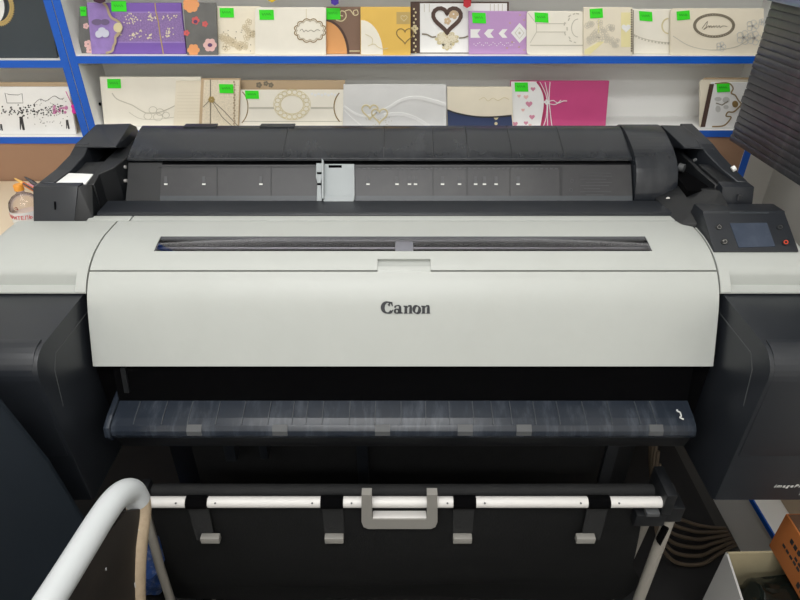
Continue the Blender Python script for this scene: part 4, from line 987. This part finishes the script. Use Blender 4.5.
put('cup_wall', lathe(bmesh.new(), [(.026, .0005), (.031, .075), (.0295, .075), (.0245, .004)], cc, 24), glassy('cup_plastic', (240, 222, 212), .12, .05, 1.3), cup)
def stick(name, lab, tip, foot, r, cols, cat='pencil'):
    tip, foot = Vector(tip), Vector(foot); d = (tip - foot).normalized(); L_ = (tip - foot).length
    o = put(name, T([foot, foot + d * (L_ - .018)], r, 6), cols[0], base=False, smooth=0)
    put('tip', T([foot + d * (L_ - .018), foot + d * (L_ - .004), tip], [r, r * .45, r * .1], 6), cols[1], o, smooth=0)
    tag(o, lab, cat, 'pencils in the clear cup'); return o
org = mat('pencil_orange', (226, 124, 54), .45); wood = mat('pencil_wood', (226, 178, 96), .6)
pblk = mat('pencil_black', (36, 30, 34), .4); ppink = mat('pencil_pink', (222, 150, 170), .45)
f0 = Vector((cc[0] + .004, cc[1], TZ + .008))
stick('pencil', 'orange and black striped pencil leaning left out of the clear cup', W(14, 178, y=1.225), f0 + Vector((.012, -.006, 0)), .0042, (org, wood))
st = bpy.data.objects['pencil']
a, b = W(14, 178, y=1.225), f0 + Vector((.012, -.006, 0)); dd = (a - b).normalized()
put('black_stripe', T([b + dd * .02 + Vector((.0015, -.0032, .0018)), a - dd * .02 + Vector((.0015, -.0032, .0018))], .0018, 6), pblk, st)
stick('pencil', 'black-ended pencil standing in the clear cup', W(24, 176.5, y=1.250), f0 + Vector((.004, .012, 0)), .0045, (pblk, pblk))
stick('pencil', 'pink pencil standing in the clear cup', W(27.5, 183, y=1.238), f0 + Vector((-.008, .006, 0)), .0042, (ppink, ppink))

# ================================================================== FOREGROUND LEFT: tube frame and dark panel
tf = thing('tube_frame', (-.37, .35, 0), 'white bent tube frame with chipped paint around a black panel, front left', 'frame')
TX, TZ2, TR = -.357, .79, .0165
path = [(-.414, .10, .30), (-.414, .105, .60), (-.412, .125, .74), (-.405, .18, TZ2 - .004), (-.394, .27, TZ2), (-.3795, .385, TZ2), (-.3685, .48, TZ2), (-.3635, .515, TZ2 - .006), (-.3595, .534, TZ2 - .022), (-.3575, .537, TZ2 - .045)]
sp = spline(path, 8)
put('tube', T(sp, TR, 20), M['fwhite'], tf)['label'] = 'white painted tube'
lg = [(-.3575, .537, TZ2 - .045), (-.3575, .530, .728), (-.3620, .503, .69), (-.3690, .470, .619), (-.385, .39, .40), (-.40, .28, .0)]
sp2 = spline(lg, 8)
put('far_leg', T(sp2, TR * .97, 16), M['fbeige'], tf)['label'] = 'worn beige far leg'
put('near_leg', T([(-.414, .10, .30), (-.414, .10, 0)], TR, 16), M['fwhite'], tf)
bm = bmesh.new()
pan = [(.13, .30), (.13, .72), (.19, .774), (.47, .776), (.502, .768), (.524, .745), (.521, .725), (.498, .69), (.466, .62), (.387, .40), (.35, .30)]
FX = lambda y: -.3480 + (y - .53) * .168
extr(bm, [(FX(y), y, z) for y, z in pan], (-.010, 0, 0), .001)
put('black_panel', bm, M['panelb'], tf)
bm = bmesh.new()
for y, z, l in ((.508, .722, .009), (.491, .695, .006), (.470, .66, .007), (.44, .74, .003), (.462, .632, .009)):
    extr(bm, [(FX(y) + .0002, y, z), (FX(y) + .0002, y + .0012, z), (FX(y) + .0002, y - l * .3, z - l)], (.0008, 0, 0))
put('paint_chip', bm, M['fwhite'], tf)['kind'] = 'stuff'
# dark navy panel at left
bm = bmesh.new()
pts = [(-.95, .91), (-.535, .91), (-.520, .885), (-.498, .79), (-.494, .775), (-.484, .68), (-.4795, .64), (-.470, .50), (-.462, 0), (-.95, 0)]
extr(bm, [(x, .580, z) for x, z in pts], (0, .006, 0), .001)
o = put('dark_panel', bm, M['navy'], base=True); tag(o, 'dark navy-black upright panel at the lower left, beside the printer', 'panel')
# blue and white packet seen through the frame
def crumple(bm, amp, seed, freq=30):
    from mathutils import noise
    for v in bm.verts:
        n = noise.noise_vector(v.co * freq + Vector((seed, 0, 0))); v.co += n * amp
bm = bmesh.new(); bmesh.ops.create_icosphere(bm, subdivisions=4, radius=1)
for v in bm.verts: v.co = Vector((v.co.x * .055, v.co.y * .06, v.co.z * .075))
crumple(bm, .016, 3, 38)
zmin = min(v.co.z for v in bm.verts)
q = W(153, 575, y=.86)
for v in bm.verts: v.co += Vector((q.x - .01, .87, -zmin + .001))
pm = mat('packet_blue_white', (78, 116, 196), .3, var=.3, scale=30, dust=(222, 228, 238), dust_amt=1.0)
o = put('crumpled_packet', bm, pm, base=True)
tag(o, 'crumpled blue and white packet on the floor behind the tube frame', 'packet')

# ================================================================== FLOOR CLUTTER, LOWER RIGHT
o = put('floor_mat', B(-.95, .865, .25, 1.42, .0003, .004), M['mats'], base=True); tag(o, 'black floor mat under the printer', 'mat')
cab = mat('cable_sheath', (88, 76, 62), .5, var=.1)
for k in range(6):
    e = Vector((.885 + .001 * k, 1.03 - .010 * k, .0105))
    dz = .03 * k
    pts = [(.585 + .006 * k, 1.02 - .012 * k, .45 - dz), (.60 + .004 * k, .985 - .014 * k, .30 - dz * .9), (.66 + .004 * k, .975 - .014 * k, .165 - dz * .72), (.76, 1.0 - .018 * k, .075 - dz * .3), (.83, 1.02 - .014 * k, .030 - dz * .10), tuple(e)]
    o = put('cable', T(spline(pts, 6), .0048, 8), cab)
    tag(o, ['%s brown cable of the bundle drooping behind the right basket pole' % n for n in ('topmost', 'second', 'third', 'fourth', 'fifth', 'lowest')][k], 'cable', 'cable bundle right of the basket')
# white open carton with a black bag
cx = thing('open_carton', (.72, .60, 0), 'open white carton with a black plastic bag inside, lower right corner', 'carton')
cw = mat('carton_white', (196, 196, 194), .6, var=.03); ci = mat('carton_inside', (170, 160, 130), .7, var=.06)
A = Vector((.648, .728)); d1 = Vector((-.050, -.30)); d2 = Vector((.222, .006)); top = .35
cor = [A, A + d2, A + d2 + d1, A + d1]
for i in range(4):
    p, q = cor[i], cor[(i + 1) % 4]; t = (q - p).normalized(); nn = Vector((t.y, -t.x)) * .004
    bm = bmesh.new()
    a = [(p.x, p.y, .005), (q.x, q.y, .005), (q.x, q.y, top), (p.x, p.y, top)]
    extr(bm, a, (nn.x, nn.y, 0))
    put('carton_wall', bm, cw if i != 0 else ci, cx)
bm = bmesh.new(); extr(bm, [(p.x, p.y, .0045) for p in cor], (0, 0, .003)); put('carton_floor', bm, ci, cx)
bm = bmesh.new(); bmesh.ops.create_icosphere(bm, subdivisions=5, radius=1)
sg_ = lambda a: math.copysign(abs(a) ** .42, a)
for v in bm.verts: v.co = Vector((sg_(v.co.x) * .082, sg_(v.co.y) * .116, sg_(v.co.z) * .160))
crumple(bm, .010, 9, 20); crumple(bm, .006, 2, 55)
zmin = min(v.co.z for v in bm.verts); zmax = max(v.co.z for v in bm.verts)
for v in bm.verts: v.co.z = zmin + (v.co.z - zmin) / (zmax - zmin) * .336
ctr = (cor[0] + cor[2]) / 2
for v in bm.verts: v.co += Vector((ctr.x + .002, ctr.y + .010, -zmin + .009))
o = put('plastic_bag', bm, mat('black_bag_film', (22, 27, 24), .16, var=.2, scale=14), base=True); tag(o, 'shiny black plastic bag stuffed in the white carton', 'bag')
# low white platform along the right wall with a blue edge; cartons stand on it
lc_ = thing('low_platform', (.985, .95, 0), 'low white platform with a blue edge strip along the right wall', 'platform')
put('platform_body', B(.9, XR - .002, .50, 1.40, 0, .164), M['shelfw'], lc_)
put('edge_strip', B(.8955, .8998, .50, 1.40, .150, .164), M['blue'], lc_)['label'] = 'blue edge strip'
kr = mat('kraft_carton', (184, 110, 56), .65, var=.06)
bc_ = thing('brown_carton', (.86, .62, .3505), 'orange-brown cardboard carton with black print, lying on the open white carton', 'carton')
cbx = (.740, 1.00, .475, .742, .3508, .450)
put('carton_body', B(*cbx, bev=.002), kr, bc_)
for (y, z, l, hh_) in ((.705, .415, .11, .010), (.68, .400, .09, .006), (.715, .390, .06, .006), (.65, .362, .12, .012)):
    bm = bmesh.new()
    for k in range(int(l / .012)): box(bm, .7392, .7402, y - k * .012 - .008, y - k * .012, z, z + hh_)
    put('carton_print', bm, M['ink'], bc_)
put('carton_top', B(.743, .997, .478, .739, .4502, .4512), mat('kraft_dark', (84, 58, 40), .7), bc_)
bm = B(.965, 1.07, .905, 1.06, .1648, .255, bev=.002)
o = put('beige_carton', bm, mat('beige_carton', (196, 176, 150), .65, var=.04), base=True); tag(o, 'beige carton on the low white platform at the right edge', 'carton')

# ================================================================== LIGHTS
def ceiling_lamp(label, x, y, sx, sy, power, col=(1, .995, .985)):
    t = thing('ceiling_lamp', (x, y, ZC), label, 'lamp', 'ceiling lamps')
    put('lamp_housing', B(x - sx / 2 - .02, x + sx / 2 + .02, y - sy / 2 - .02, y + sy / 2 + .02, ZC - .05, ZC - .001, bev=.004), M['ceil'], t)
    m = bpy.data.materials.get('lamp_glow')
    if not m:
        m = bpy.data.materials.new('lamp_glow'); m.use_nodes = True
        p = m.node_tree.nodes['Principled BSDF']; p.inputs['Emission Color'].default_value = (1, .98, .94, 1); p.inputs['Emission Strength'].default_value = 2
    put('diffuser', B(x - sx / 2, x + sx / 2, y - sy / 2, y + sy / 2, ZC - .056, ZC - .0505), m, t)
    l = bpy.data.lights.new('lamp_light', 'AREA'); l.shape = 'RECTANGLE'; l.size = sx; l.size_y = sy; l.energy = power; l.color = col
    o = bpy.data.objects.new('lamp_light', l); C.objects.link(o); o.parent = t; o.location = (0, 0, -.06)
ceiling_lamp('long ceiling lamp above the printer', -.25, .75, 1.5, .30, 8)
ceiling_lamp('long ceiling lamp above the viewer', -.2, -.30, 1.6, .30, 25)
ceiling_lamp('long unseen lamp added behind the viewer to light the shelves from the front', -.2, -1.4, 1.6, .30, 24)  # added lamp, brightens the shelves from the front
w = bpy.data.worlds.new('room_world'); bpy.context.scene.world = w; w.use_nodes = True
w.node_tree.nodes['Background'].inputs[0].default_value = (.9, .95, 1, 1); w.node_tree.nodes['Background'].inputs[1].default_value = .05

# ================================================================== CAMERA
cam = bpy.data.cameras.new('camera'); cam.sensor_width = 36; cam.lens = 36 * FPX / 800; cam.clip_start = .02
co = bpy.data.objects.new('camera', cam); C.objects.link(co)
co.location = (0, 0, CAMZ); co.rotation_euler = (math.radians(90) - PITCH, 0, 0)
sc = bpy.context.scene; sc.camera = co
vs = sc.view_settings; vs.view_transform = 'Standard'; vs.look = 'None'; vs.exposure = 0; vs.gamma = 1
try: vs.use_curve_mapping = False
except Exception: pass
